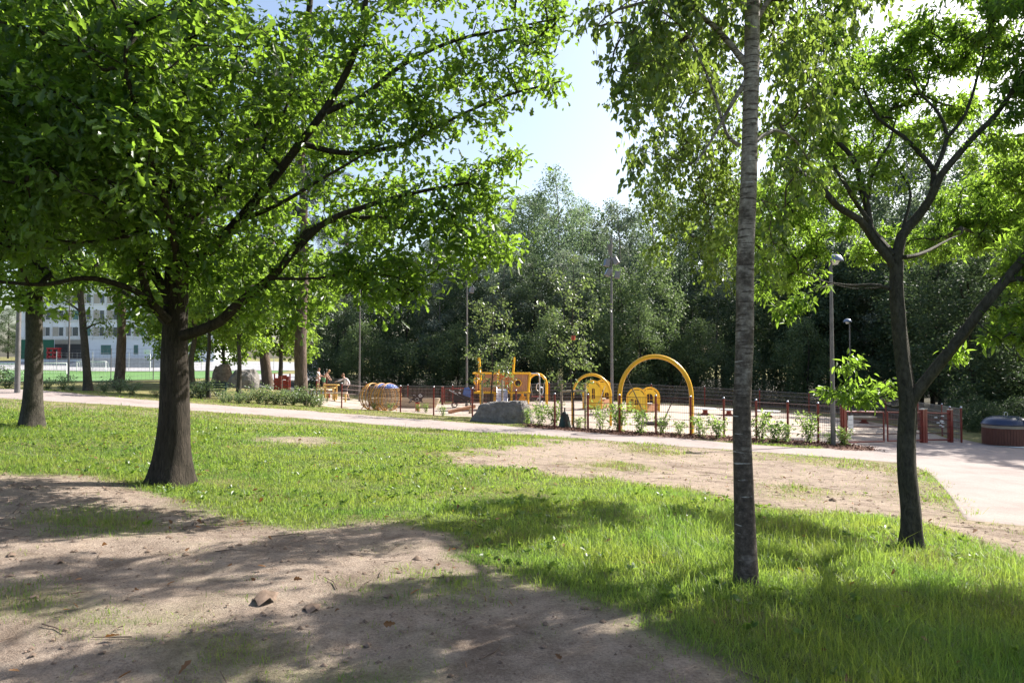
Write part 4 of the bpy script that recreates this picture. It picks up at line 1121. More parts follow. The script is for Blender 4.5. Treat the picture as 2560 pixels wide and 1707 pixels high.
# gates
def gate(name, A, B, label, leafs, post_h=1.08, thick=.075, plates=False, sign=False):
    A, B = Vector((*A, h(*A))), Vector((*B, h(*B)))
    rt = root(name, A, label, 'gate')
    D = B - A; ex = Vector((D.x, D.y, 0)).normalized(); an = math.atan2(ex.y, ex.x)
    for t in (0, 1):
        p = D * t
        mb = MB(); mb.box(p + Vector((0, 0, post_h / 2 - .05)), (thick * 1.7, thick * 1.7, post_h + .1), an); g = mb.build("post", M_RED, rt, bevel=.008)
        mb = MB(); mb.box(p + Vector((0, 0, post_h + .012)), (thick * 1.75, thick * 1.75, .02), an); mb.build("cap", M_GALV, g)
    n = leafs
    for k in range(n):
        a, b = D * ((k + .04 / 1) / n) + ex * .06, D * ((k + 1 - .01) / n) - ex * .05
        z0, z1 = .09, .98
        fr = MB(); r = .026
        for s, e in (((a, z0), (b, z0)), ((a, z1), (b, z1)), ((a, z0), (a, z1)), ((b, z0), (b, z1))):
            fr.tube([s[0] + Vector((0, 0, s[1])), e[0] + Vector((0, 0, e[1]))], r, 8)
        lf = fr.build("gate_leaf", M_RED, rt, True)
        w = wirepanel(a, b, "wire_infill", lf, z0, z1, .05, .0035, M_WIRE, 5, .017)
        if plates:
            pr = np.random.default_rng(4 + k)
            for _ in range(9):
                c = a + (b - a) * pr.uniform(.15, .7) + Vector((0, -.03, pr.uniform(.5, .92)))
                mb = MB(); mb.ball(c, (.06, .012, .018), 8); mb.build("plate", M_WHITE, lf, True)
        if sign and k == 0:
            c = a + ex * .2 + Vector((0, -.045, .66))
            mb = MB(); mb.box(c, (.27, .008, .4), an); sg = mb.build("paper_notice", M_WHITE, rt, bevel=.003)
            mb = MB()
            for i in range(9):
                ln = (.2, .18, .21, .12, .2, .19, .21, .2, .1)[i]
                mb.box(c + Vector((-.105 + ln / 2, -.0065, .15 - i * .036)), (ln, .002, .009), an)
            mb.build("printed_lines", M_BLACK, sg)
    return rt
gA, gB = hit(2109, 1114), hit(2306, 1107)
gate("double_gate", gA, gB, 'dark red double leaf gate with a white paper notice', 2, sign=True)
gC, gD = hit(2312, 1107), hit(2376, 1106)
gate("small_gate", gC, gD, 'narrow dark red gate with small white plates near the waste container', 1, 1.1, .08, plates=True)
cE = hit(2404, 1107)
fence("mesh_fence", [tuple(gD), tuple(cE)], 'short red mesh fence piece closing the corner right of the small gate', 1.18)
gp = (2.2, 47.0)
gate("double_gate", (-4.2, 44.8), (-1.0, 44.6), 'far red double gate with white plates between fish rider and wooden ship', 2, 1.1, plates=True)

# arches and swings
def arch_pts(w, ht, n=40, leg=None):
    r = w / 2
    leg = ht - r * 1.12 if leg is None else leg
    out = [(-r, 0, -.15), (-r, 0, leg * .5)]
    for k in range(n + 1):
        a = math.pi * (1 - k / n)
        out.append((r * math.cos(a), 0, leg + (ht - leg) * math.sin(a)))
    return out + [(r, 0, leg * .5), (r, 0, -.15)]
def arch(u, v, u2, top, tube, label, rz, Y=None, name="swing_arch", ropes=True, cat='swing'):
    x, y = hit(u, v) if Y is None else ((u - CX) / F * Y, Y)
    s = y / F
    w, ht = (u2 - (u - (u2 - u))) * s if False else abs(u2) * s, top * s
    r = root(name, (x, y, h(x, y)), label, cat, None, rz)
    mb = MB(); mb.tube(arch_pts(w / math.cos(rz), ht), tube / 2, 14); mb.build("arch", M_YEL, r, True)
    return r, w / math.cos(rz), ht
big, W, Ht = arch(1638, 1082, 167, 190, .14, 'largest yellow tube swing arch close behind the fence left of the birch trunk', -.35)
zs = Ht * .76
for sx in (-1, 1):
    xh_ = sx * W * .41
    mb = MB(); mb.ball((xh_, 0, zs + .06), .035, 8); mb.tube([(xh_ + .05 * math.cos(a), 0, zs - .02 + .07 * math.sin(a)) for a in np.linspace(0, 6.28, 14)], .009, 6)
    mb.build("shackle", M_GALV, big, True)
    for yy in (-.09, .12):
        mb = MB(); mb.tube([(xh_, 0, zs), (sx * .22, yy, .3)], .009, 6); mb.build("rope", M_DKROPE, big, True)
mb = MB(); mb.tube([(.38 * math.cos(a), .3 * math.sin(a), .3) for a in np.linspace(0, 6.283, 28)], .04, 8, closed=True)
for k in range(7):
    t = -.3 + k * .1
    mb.tube([(-.36, t * .8, .27), (.36, t * .8, .27)], .008, 5); mb.tube([(t * 1.2, -.28, .27), (t * 1.2, .28, .27)], .008, 5)
mb.build("nest_seat", M_DKROPE, big, True)
midA, W, Ht = arch(1479, 1064, 93, 127, .1, 'middle yellow tube swing arch in front of the first playhouse', -.2)
for sx in (-1, 1):
    mb = MB(); mb.tube([(sx * W * .36, 0, Ht * .78), (sx * .12, 0, .42)], .008, 6); mb.build("chain", M_GALV, midA, True)
mb = MB(); mb.box((0, 0, .41), (.4, .2, .04)); mb.build("seat", M_BLACK, midA, bevel=.01)
farA, W, Ht = arch(1343, 1012, 46, 76, .15, 'yellow tube arch partly hidden behind the climbing pole of the wooden ship', -.5, 41.5)
for sx in (-1, 1):
    mb = MB(); mb.tube([(sx * W * .38, 0, Ht * .74), (sx * .3, 0, .45)], .01, 6); mb.build("chain", M_GALV, farA, True)
mb = MB(); mb.box((0, 0, .44), (.66, .2, .04)); mb.build("seat", paint("red_seat", (.3, .03, .03)), farA, bevel=.01)

# playhouses: two round-topped panels joined by low walls
def arcpoly(w, ht, n=18, bot=0.0):
    r = w / 2
    return [(-r, bot)] + [(r * math.cos(a), ht - r + r * math.sin(a)) for a in np.linspace(math.pi, 0, n)] + [(r, bot)]
def house(u, v, w, ht, dep, shift, label, rz=0.0, windows=()):
    x, y = hit(u, v)
    rt = root("playhouse", (x, y, h(x, y)), label, 'playhouse', None, rz)
    def panel(ox, oy, front):
        c = (ox, oy, 0)
        po = arcpoly(w, ht); pi_ = arcpoly(w * .86, ht * .945)
        mb = MB(); mb.ring(po, pi_, .11, None, c); fr = mb.build("rim", M_YEL, rt, bevel=.01)
        mb = MB(); mb.prism(arcpoly(w * .87, ht * .95, bot=.02), .03, None, c); pn = mb.build("front_panel" if front else "rear_panel", M_YELP, rt)
        for a0, a1 in ((2.75, 2.1), (1.9, 1.25), (1.05, .4)):
            mb = MB(); aa = np.linspace(a0, a1, 9); r1, r2 = w * .405, w * .375
            for i in range(8):
                pl = [(r * math.cos(a), ht * .945 - w * .43 + r * math.sin(a)) for r, a in ((r1, aa[i]), (r1, aa[i + 1]), (r2, aa[i + 1]), (r2, aa[i]))]
                mb.prism(pl, .04, None, (ox, oy, 0))
            mb.build("slot", M_BLACK, pn)
        for i, (kx, kz, kw, kh) in enumerate(windows[0 if front else 1]):
            mb = MB(); mb.prism([(kx * w + a, kz * ht + b) for a, b in arcpoly(kw * w, kh * ht, 10)], .045, None, c)
            wn = mb.build("window", M_DARKRED, pn)
            mb = MB(); mb.box((ox + kx * w, oy, kz * ht + kh * ht / 2), (.018, .06, kh * ht)); mb.box((ox + kx * w, oy, kz * ht + kh * ht * .45), (kw * w, .06, .018)); mb.build("muntin", M_YEL, wn)
    panel(0, 0, True); panel(shift, dep, False)
    for sx in (-1, 1):
        d = Vector((shift, dep, 0)); a = math.atan2(dep, shift)
        mb = MB(); mb.box((sx * w * .42 + shift / 2, dep / 2, ht * .17), (d.length - .1, .03, ht * .3), a); mb.build("side_wall", M_PLANK, rt, bevel=.004)
    mb = MB(); mb.box((shift / 2, dep / 2, ht * .35), (w * .8, dep * .6, .03)); mb.build("counter", M_WHITE, rt)
    return rt
M_DARKRED = paint("dark_opening", (.045, .018, .014), .8)
house(1481, 1023, .97, 1.45, 1.1, .66, 'yellow round topped playhouse between the middle arch and the tall lamp post', 0,
      (((-.27, .36, .26, .25), (.05, .36, .14, .36)), ((-.1, .3, .26, .36), (.2, .3, .2, .25))))
house(1592, 1031, .98, 1.17, .9, .78, 'yellow round topped playhouse under the large swing arch', 0,
      (((-.23, .38, .14, .17), (-.02, .3, .14, .22)), ((-.02, .27, .34, .45),)))

# round play tables
for u, v, w, lab in [(1763, 1037, 54, 'white topped round play table just right of the large swing arch'), (1822, 1039, 46, 'white topped round play table half hidden behind the birch trunk'), (1920, 1042, 60, 'white topped round play table right of the birch trunk'),(2160,1058,60,'round play table seen through the bars of the double gate')]:
    x, y = hit(u, v); s = y / F
    rt = root("round_play_table", (x, y, h(x, y)), lab, 'play table')
    mb = MB(); mb.lathe([(.01, .26), (w / 2 * s * .96, .26), (w / 2 * s, .285), (w / 2 * s * .97, .31), (.01, .315)], (0, 0, 0), 28); mb.build("table_top", M_TAN if u > 2100 else M_WHITE, rt, True)
    mb = MB(); mb.lathe([(.2, -.05), (.2, .05), (.11, .1), (.11, .26)], (0, 0, 0), 16); mb.build("pedestal", M_REDWOOD, rt, True)

# wooden ship
SY = 37.0
sx_, sy_ = (1255.4 - CX) / F * SY, SY
ship = root("play_ship", (sx_, sy_, h(sx_, sy_)), 'wooden play ship with yellow posts, plank sides and round portholes behind the big rock', 'play ship')
kz = SY / F / 5.8725
X = lambda x: (x - 1030) * kz
Zz = lambda y: (1069 - y) * kz
D2 = 1.7
def post(p0, p1, r, y=0.0, y1=None):
    mb = MB(); y1 = y if y1 is None else y1
    a, b = Vector((X(p0[0]), y, Zz(p0[1]))), Vector((X(p1[0]), y1, Zz(p1[1])))
    mb.tube([a, a + (b - a) * .97, b], [r, r * .92, r * .55], 12); return mb.build("post", M_YEL, ship, True)
post((745, 1085), (688, 293), .072); post((1150, 1085), (1208, 293), .062); post((1392, 1085), (1436, 520), .066); post((890, 1085), (980, 478), .05, .05)
post((700, 1085), (676, 435), .06, D2); post((1330, 1085), (1338, 520), .06, D2); post((900, 1085), (930, 520), .05, D2)
mb = MB(); mb.box((X(1030), D2 / 2, Zz(800) - .05), (X(1440) - X(610), D2 + .1, .1)); mb.build("deck", M_YEL, ship, bevel=.01)
def planks(x0, x1, y, name, zt=545, zb=800):
    mb = MB(); n = max(1, int((X(x1) - X(x0)) / .105)); w = (X(x1) - X(x0)) / n
    for i in range(n):
        cx2 = X(x0) + w * (i + .5)
        mb.box((cx2, y, (Zz(zt) + Zz(zb)) / 2), (w * .9, .028, Zz(zt) - Zz(zb)))
    return mb.build(name, M_PLANK, ship, bevel=.006)
planks(755, 955, 0, "side_planking"); planks(1125, 1400, 0, "side_planking"); planks(690, 1400, D2, "side_planking")
mb = MB()
for i in range(11):
    t = (i + .5) / 11
    mb.box((X(625) + (X(690) - X(625)) * abs(2 * t - 1) ** 1.5 * .6, D2 * t, (Zz(545) + Zz(800)) / 2), (.03, D2 / 11 * .9, Zz(545) - Zz(800)))
mb.build("stern_planking", M_PLANK, ship, bevel=.006)
mb = MB()
for i in range(11): mb.box((X(1408), D2 * (i + .5) / 11, (Zz(545) + Zz(800)) / 2), (.03, D2 / 11 * .9, Zz(545) - Zz(800)))
mb.build("bow_planking", M_PLANK, ship, bevel=.006)
for (a, b, y) in ((602, 1450, -.03), (602, 1450, D2 + .03)):
    mb = MB(); mb.box(((X(a) + X(b)) / 2, y, Zz(535)), (X(b) - X(a), .09, .075)); mb.build("rail", M_YEL, ship, bevel=.012)
for x in (608, 1440):
    mb = MB(); mb.box((X(x), D2 / 2, Zz(533)), (.09, D2, .07)); mb.build("rail", M_YEL, ship, bevel=.012)
for cx2, yy, zy, rr, M3 in ((1260, -.03, 675, .19, None), (640, -.02, 645, .19, Matrix.Rotation(R(62), 3, 'Z'))):
    c = (X(cx2), yy if M3 is None else .22, Zz(zy))
    n = 28; cir = lambda r: [(r * math.cos(2 * math.pi * k / n), r * math.sin(2 * math.pi * k / n)) for k in range(n)]
    mb = MB(); mb.ring(cir(rr), cir(rr * .76), .07, M3, c); pr = mb.build("porthole", M_YEL, ship, bevel=.006)
    mb = MB(); mb.prism(cir(rr * .77), .045, M3, c); mb.build("porthole_pane", M_DARKRED if M3 is None else M_WHITE, pr)
mb = MB()
for i in range(24):
    t0, t1 = i / 24, (i + 1) / 24
prof = [Vector((0, .12 - 1.25 * t, Zz(770) * (1 - t) ** 1.15 + .22 * t + .02)) for t in np.linspace(0, 1, 14)]
xa, xb = X(948), X(1112)
V_, F_ = [], []
for p in prof:
    for xx, dz in ((xa, .24), (xa, 0), (xb, 0), (xb, .24)): V_.append((xx, p.y, p.z + dz))
for i in range(13):
    for k in range(3): F_.append((i * 4 + k, i * 4 + k + 1, (i + 1) * 4 + k + 1, (i + 1) * 4 + k))
mb.add(V_, F_); sl = mb.build("slide", M_GALV, ship, True); sm = sl.modifiers.new("thick", 'SOLIDIFY'); sm.thickness = .02
for p0, p1 in (((1190, 370), (1125, 470)), ((1080, 560), (1045, 770)), ((1010, 630), (1000, 770)), ((1190, 545), (1185, 800)), ((1070, 545), (1070, 770))):
    mb = MB(); mb.tube([(X(p0[0]), -.05, Zz(p0[1])), (X(p1[0]), -.05, Zz(p1[1]))], .014, 6); mb.build("rope", M_ROPE, ship, True)
mb = MB(); mb.tube([(X(1410), .1, Zz(535)), (X(1540), .0, Zz(535)), (X(1568), -.02, Zz(548)), (X(1580), -.03, Zz(590)), (X(1582), -.03, Zz(1085))], .033, 10); mb.build("fire_pole", M_GALV, ship, True)
for cx2, cz in ((1558, 735), (1606, 790), (1560, 950), (1606, 1000)):
    mb = MB(); mb.tube([(X(cx2) + .085 * math.cos(a), -.03 + .03 * math.sin(a * 2), Zz(cz) + .19 * math.sin(a)) for a in np.linspace(0, 6.283, 22)], .024, 8, closed=True); mb.build("climbing_loop", M_GALV, ship, True)
mb = MB(); mb.prism([(X(1250), Zz(985)), (X(1300), Zz(880)), (X(1372), Zz(880)), (X(1372), Zz(985))], .5, None, (0, .55, 0)); mb.build("step_box", M_YEL, ship, bevel=.012)
mb = MB(); mb.box((X(850), .8, Zz(905)), (X(885) - X(790), .04, Zz(825) - Zz(985))); mb.build("rear_board", M_STEEL, ship)
# balance beam
x, y = hit(1148, 1034)
bm = root("balance_beam", (x, y, h(x, y)), 'thick orange brown timber beam lying in the sand left of the big rock', 'balance beam', None, .35)
mb = MB(); mb.tube([(-.5, 0, .08), (.75, .0, .32)], .085, 12); mb.build("beam", M_PLANK, bm, True)
mb = MB(); mb.box((.55, 0, .1), (.16, .2, .3)); mb.build("support", M_TAN, bm, bevel=.01)
# pram
x, y = (1156 - CX) / F * 40.5, 40.5
pr = root("pram", (x, y, h(x, y)), 'black pram with a blue blanket parked beside the lamp with two floodlights', 'pram')
mb = MB(); mb.prism([(-.45, .42), (-.35, .3), (.22, .3), (.4, .55), (.36, .9), (.1, 1.0), (-.05, .72), (-.45, .62)], .42); mb.build("carrycot", M_BLACK, pr, bevel=.03)
mb = MB(); mb.prism([(.05, .72), (.12, 1.05), (.3, 1.08), (.42, .9), (.4, .6)], .3, None, (.02, -.1, 0)); mb.build("blanket", paint("blue_cloth", (.08, .15, .4), .9), pr, bevel=.03)
mb = MB()
for sy2 in (-.22, .22): mb.tube([(-.42, sy2, .16), (.12, sy2, .5), (-.72, sy2, .95)], .014, 8); mb.tube([(.33, sy2, .16), (-.1, sy2, .45)], .014, 8)
mb.tube([(-.72, -.22, .95), (-.72, .22, .95)], .02, 8); mb.build("frame", M_STEEL, pr, True)
for wx_ in (-.42, .33):
    for sy2 in (-.26, .26):
        mb = MB(); mb.tube([(wx_ + .14 * math.cos(a), sy2, .15 + .14 * math.sin(a)) for a in np.linspace(0, 6.283, 20)], .022, 6, closed=True); mb.build("wheel", M_BLACK, pr, True)

# wire climbing balls
x, y = (950 - CX) / F * 36.5, 36.5
cb = root("climbing_frame", (x, y, h(x, y)), 'caterpillar of yellow hoops and tan wires with blue dotted nets on top', 'climbing frame')
M_BLUENET, nt, b = new_mat("blue_dotted_net")
tc = nt.nodes.new("ShaderNodeTexCoord"); vo = nt.nodes.new("ShaderNodeTexVoronoi"); vo.inputs["Scale"].default_value = 9; vo.inputs["Randomness"].default_value = .25
nt.links.new(tc.outputs["Object"], vo.inputs["Vector"])
nt.links.new(ramp(nt, vo.outputs["Distance"], [(.22, (.6, .65, .75)), (.30, (.03, .07, .25))]), b.inputs["Base Color"]); b.inputs["Roughness"].default_value = .7
M_HOOP = paint("hoop_yellow", (.62, .3, .05), .45)
for i, (ox, oy) in enumerate([(-.42, .35), (.08, 0), (.5, -.38)]):
    rr = .66
    mb = MB()
    for k in range(3):
        a = .5 + k * .35
        mb.tube([(ox + rr * math.cos(t) * math.cos(a), oy + rr * math.cos(t) * math.sin(a), .66 + rr * math.sin(t)) for t in np.linspace(0, 6.283, 40)], .03 if k == 1 else .02, 8, closed=True)
    mb.build("hoop", M_HOOP, cb, True)
    mb = MB()
    for zk in np.linspace(-.9, .75, 15):
        q_ = math.sqrt(1 - zk * zk) * rr * .985
        mb.tube([(ox + q_ * math.cos(t), oy + q_ * math.sin(t), .66 + rr * zk) for t in np.linspace(0, 6.283, 36)], .0075, 5, closed=True)
    mb.build("wire_rings", M_ROPE, cb, True)
    if i:
        mb = MB(); mb.lathe([(rr * math.cos(t) * 1.01, .66 + rr * math.sin(t) * 1.01) for t in np.linspace(.75, 1.55, 7)], (ox, oy, 0), 24); mb.build("net_cap", M_BLUENET, cb, True)
mb = MB(); mb.tube([(-.95, -.1, -.05), (-.7, 0, .35)], .02, 8); mb.tube([(.95, -.6, -.05), (.8, -.5, .35)], .02, 8); mb.build("foot", M_HOOP, cb, True)
# fish rider
x, y = (1044 - CX) / F * 36, 36.0
fr = root("fish_spring_rider", (x, y, h(x, y)), 'black fish shaped spring rider with white outlines on a red spring', 'spring rider')
fish = [(-.42, .43), (-.33, .56), (-.43, .66), (-.25, .62), (-.17, .72), (-.29, .86), (-.02, .8), (.1, .88), (.34, .92), (.36, .84), (.3, .72), (.2, .58), (.24, .46), (.12, .5), (.0, .48), (.02, .42), (-.12, .5), (-.25, .56), (-.36, .42)]
mb = MB(); mb.prism(fish, .09); bd = mb.build("body", M_BLACK, fr, bevel=.012)
mb = MB(); mb.lathe([(.02, -.005), (.075, 0), (.075, .012), (.02, .014)], (.14, -.05, .77), 18, Matrix.Rotation(R(90), 3, 'X')); ey = mb.build("eye", M_WHITE, fr, True)
mb = MB(); mb.lathe([(.01, 0), (.035, 0), (.03, .01), (.01, .012)], (.14, -.065, .77), 14, Matrix.Rotation(R(90), 3, 'X')); mb.build("pupil", M_BLACK, ey, True)
mb = MB()
for pl in ([(-.12, .58), (-.02, .66), (.06, .64), (.08, .54), (.02, .53)], [(-.38, .62), (-.28, .58), (-.36, .47)], [(-.2, .8), (-.08, .77)], [(.2, .7), (.27, .78)], [(.02, .5), (-.1, .53)]):
    mb.tube([(a, -.052, c) for a, c in pl], .009, 5)
mb.build("white_outline", M_WHITE, fr, True)
mb = MB(); mb.tube([(.1 * math.cos(t), .1 * math.sin(t), .02 + t * .0095) for t in np.linspace(0, 44, 120)], .022, 6); mb.build("spring", paint("spring_red", (.55, .04, .02), .35), fr, True)
mb = MB(); mb.tube([(.02, -.14, .64), (.02, .14, .64)], .016, 8); mb.build("handle", M_WHITE, fr, True)
# boat shaped sand pit
x, y = (1003 - CX) / F * 40, 40.0
sp_ = root("boat_sandpit", (x, y, h(x, y)), 'long pale timber sandpit shaped like a low boat behind the wire balls', 'sandpit')
out = [(-1.9, .5), (-1.5, .05), (0, -.12), (1.2, .0), (2.0, .6), (1.2, 1.25), (0, 1.4), (-1.5, 1.2)]
ol = catmull([(a, b_, 0) for a, b_ in out + [out[0]]], .2)
nn = len(ol) - 1
V_, F_ = [], []
for p in ol[:nn]:
    c = np.array([0, .62, 0]); dirn = (p - c); 
    for s, z in ((.9, -.05), (1.03, .42), (1.03, .5), (.95, .5), (.86, .1)): V_.append((c[0] + dirn[0] * s, c[1] + dirn[1] * s, z))
for i in range(nn):
    j = (i + 1) % nn
    for k in range(4): F_.append((i * 5 + k, j * 5 + k, j * 5 + k + 1, i * 5 + k + 1))
mb = MB(); mb.add(V_, F_); mb.build("hull", M_TAN, sp_, True)
mb = MB(); mb.add([(p[0] * .93, .62 + (p[1] - .62) * .93, .33) for p in ol[:nn]], [tuple(range(nn))]); mb.build("sand", M_SAND, sp_)

# tables and steps of the picnic corner
M_YWOOD = wood("yellow_timber", (.5, .3, .07), (.68, .46, .15), (2, 14, 14))
def legs(rt, xs, ys, ht, mat):
    for a in xs:
        for c in ys:
            mb = MB(); mb.box((a, c, ht / 2 - .05), (.09, .09, ht + .1)); mb.build("leg", mat, rt, bevel=.008)
x, y = (822 - CX) / F * 42.5, 42.5
pt = root("picnic_table", (x, y, h(x, y)), 'yellow timber table with two stepped tops in the picnic corner', 'table')
mb = MB(); mb.box((.08, .35, .8), (.84, .5, .07)); mb.build("table_top", M_YWOOD, pt, bevel=.01)
mb = MB(); mb.box((-.02, -.2, .64), (.88, .5, .07)); mb.build("lower_top", M_YWOOD, pt, bevel=.01)
legs(pt, (-.28, .38), (.35,), .77, M_YWOOD); legs(pt, (-.36, .32), (-.2,), .6, M_YWOOD)
x, y = (842 - CX) / F * 41.4, 41.4
bn = root("picnic_bench", (x, y, h(x, y)), 'low yellow bench in front of the stepped picnic table', 'bench')
mb = MB(); mb.box((.0, 0, .45), (1.2, .34, .06)); mb.build("seat", M_TAN, bn, bevel=.01)
legs(bn, (-.5, -.1, .5), (0,), .42, M_YWOOD)
x, y = (800 - CX) / F * 44.4, 44.4
pf = root("low_platform", (x, y, h(x, y)), 'low wooden platform under the two children', 'platform')
mb = MB(); mb.box((0, 0, .42), (1.3, .9, .08)); mb.build("top_boards", M_TAN, pf, bevel=.01); legs(pf, (-.5, .5), (-.3, .3), .4, M_REDWOOD)
# red panel wall
x, y = (706 - CX) / F * 45, 45.0
rp = root("red_panel_wall", (x, y, h(x, y)), 'zigzag wall of red boards between two pine trunks', 'panel wall')
for i, (a, ht) in enumerate([(-.36, .8), (-.12, .92), (.12, .98), (.34, .9)]):
    mb = MB()
    for k in range(3): mb.box((a, (.12, -.05)[i % 2], .06 + (ht - .06) * (k + .5) / 3), (.25, .03, (ht - .06) / 3 * .9), (.5, -.5)[i % 2])
    mb.build("board_panel", M_REDWOOD, rp, bevel=.006)
for a in (-.48, .46):
    mb = MB(); mb.box((a, .05, .5), (.07, .07, 1.1)); mb.build("post", M_RED, rp, bevel=.006)

# rocks
def rock(name, loc, size, seed, label, mat, e=.55, rz=0.0, amp=.2, topcut=.78, taper=.12):
    n, m = 42, 56
    a = np.linspace(-math.pi / 2, math.pi / 2, n)[:, None]; b_ = np.linspace(0, 2 * math.pi, m + 1)[None, :-1]
    pw = lambda c, e_: np.sign(c) * np.abs(c) ** e_
    Xr, Yr, Zr = pw(np.cos(a), e) * pw(np.cos(b_), e), pw(np.cos(a), e) * pw(np.sin(b_), e), pw(np.sin(a), e) + 0 * b_
    nz = fbm(Xr * 1.6 + seed + Zr * .9, Yr * 1.6 + Zr * 1.3 + seed * 2, 5) - .5
    nz2 = fbm(Xr * 6 + seed + Zr * 4, Yr * 6 - Zr * 5, 3) - .5
    nz3 = np.abs(fbm(Xr * 2.3 + 9 + Zr, Yr * 2.3 - Zr * 2 + seed, 3) - .5)
    k = 1 + amp * 2 * nz + .12 * nz2 - amp * .9 * nz3
    Xr, Yr, Zr = Xr * k, Yr * k, np.minimum(Zr * k, topcut + .12 * nz2 + .1 * Xr * .3 + .12 * nz)
    tp = 1 - taper * np.clip(Zr + .2, 0, 1)
    Xr = Xr * tp + taper * .55 * np.clip(Zr, 0, 1); Yr = Yr * tp
    V = np.stack([Xr * size[0] / 2, Yr * size[1] / 2, (Zr + .2) * size[2] / 1.0], -1).reshape(-1, 3)
    i = np.arange(n * m).reshape(n, m); j = np.roll(i, -1, 1)
    f = np.stack([i[:-1], j[:-1], j[1:], i[1:]], -1).reshape(-1, 4)
    o = link(name, npmesh(name, V, f.ravel(), np.full(len(f), 4), True), mat)
    o.location = tuple(loc); o.rotation_euler = (0, 0, rz)
    return tag(o, label, 'rock')
M_ROCK, nt, b = new_mat("granite")
f1 = tex(nt, 5, 7, .7); f2 = tex(nt, 45, 4, .7)
mx = nt.nodes.new("ShaderNodeMix"); mx.data_type = 'RGBA'; mx.blend_type = 'MULTIPLY'; mx.inputs[0].default_value = .6
nt.links.new(ramp(nt, f1, [(.3, (.11, .10, .09)), (.55, (.23, .21, .195)), (.75, (.36, .335, .31))]), mx.inputs[6]); nt.links.new(ramp(nt, f2, [(.3, (.6, .6, .6)), (.7, (1.1, 1.1, 1.1))]), mx.inputs[7])
nt.links.new(mx.outputs[2], b.inputs["Base Color"]); b.inputs["Roughness"].default_value = .85; bump(nt, b, f1, 1.0, .12)
x, y = hit(1256, 1057)
rock("boulder", (x, y + .45, h(x, y) - .04), (2.35, 1.15, .8), 6.1, 'large flat topped grey granite rock between the path and the wooden ship', M_ROCK, .55, -.3, .3, .82, .26)
x, y = (610 - CX) / F * 42, 42.0
rock("boulder", (x, y, h(x, y) - .05), (1.75, 1.3, .95), 8.1, 'big pale grey boulder behind the slanting stem of the low maple', M_ROCK, .7, .3, .2, .9)
x, y = (556 - CX) / F * 44, 44.0
M_LICHEN = paint("lichen_rock", (.26, .19, .14), .9, 0, .5, 5, .2, .5)
rock("boulder", (x, y, h(x, y) - .05), (1.15, 1.0, 1.1), 5.7, 'brownish boulder with a dark hollow behind the green bench', M_LICHEN, .75, 0, .22, .95)

# tree watering bag
x, y = hit(1412, 1071.5)
wb = root("watering_bag", (x, y, h(x, y)), 'dark green cone shaped watering bag in the mulch near the staked sapling', 'watering bag')
mb = MB(); mb.lathe([(.215, -.02), (.222, .05), (.19, .2), (.15, .38), (.115, .5), (.075, .56), (.05, .58), (.02, .585)], (0, 0, 0), 28)
bg = mb.build("bag", paint("green_tarpaulin", (.008, .035, .028), .5, 0, .35, 7, .4, .5), wb, True)
mb = MB(); mb.tube([(0, 0, .5), (0, 0, .72)], .022, 8); mb.build("stem", BK_DARK, wb, True)

# waste container
x, y = hit(2516, 1114)
WS = y / F * 52
wc = root("waste_container", (x, y, h(x, y)), 'round deep waste container with brown wooden slats and a dark blue domed lid', 'waste container')
mb = MB(); mb.lathe([(WS * .97, -.1), (WS * .985, .03), (WS * .97, .06)], (0, 0, 0), 48); mb.build("base_ring", M_GALV, wc, True)
mb = MB()
ns = 52
for k in range(ns):
    a = 2 * math.pi * k / ns
    mb.box((WS * .985 * math.cos(a), WS * .985 * math.sin(a), .33), (.025, 2 * math.pi * WS / ns * .93, .56), a)
mb.build("slats", wood("brown_slat", (.10, .035, .022), (.17, .065, .042)), wc, bevel=.004)
mb = MB(); mb.lathe([(WS * .95, .05), (WS * .95, .6)], (0, 0, 0), 40); mb.build("tank", M_BLACK, wc, True)
mb = MB(); mb.lathe([(WS * 1.0, .6), (WS * 1.005, .7), (WS * .95, .71)], (0, 0, 0), 48); mb.build("collar", paint("beige_collar", (.33, .28, .22), .5), wc, True)
mb = MB(); mb.lathe([(WS * 1.0, .7), (WS * 1.045, .715), (WS * 1.045, .745), (WS * 1.0, .77), (WS * .93, .85), (WS * .78, .93), (WS * .5, .99), (WS * .2, 1.005), (.01, 1.005)], (0, 0, 0), 48)
mb.build("lid", paint("blue_lid", (.022, .036, .085), .3, 0, .2, 4), wc, True)
mb = MB(); mb.prism([(-.2, .76), (.2, .76), (.2, .9), (-.2, .9)], .5, Matrix.Rotation(R(28), 3, 'Z'), (WS * .48, -WS * .72, 0)); mb.build("chute", paint("chute_dark", (.012, .018, .04), .5), wc, bevel=.02)
mb = MB(); mb.tube([(-.05, 0, 1.0), (-.05, 0, 1.1), (0, 0, 1.13), (.05, 0, 1.1), (.05, 0, 1.0)], .01, 8); mb.build("lifting_hoop", M_GALV, wc, True)
an = R(-60)
pm = Matrix.Rotation(an + math.pi / 2, 3, 'Z')
pc = (WS * 1.02 * math.cos(an), WS * 1.02 * math.sin(an), 0)
mb = MB(); mb.prism([(-.17, .12), (.17, .12), (.17, .52), (-.17, .52)], .02, pm, pc); sg = mb.build("sign_plate", M_BLACK, wc, bevel=.006)
n = 28; cir = lambda r, cz: [(r * math.cos(2 * math.pi * k / n), cz + r * math.sin(2 * math.pi * k / n)) for k in range(n)]
mb = MB(); mb.ring(cir(.12, .3), cir(.1, .3), .03, pm, pc); mb.build("round_emblem", M_WHITE, sg)
mb = MB(); mb.prism([(-.045, .22), (.045, .22), (.055, .3), (-.055, .3)], .03, pm, pc); mb.prism(cir(.022, .345), .03, pm, pc); mb.build("emblem_figure", M_WHITE, sg)
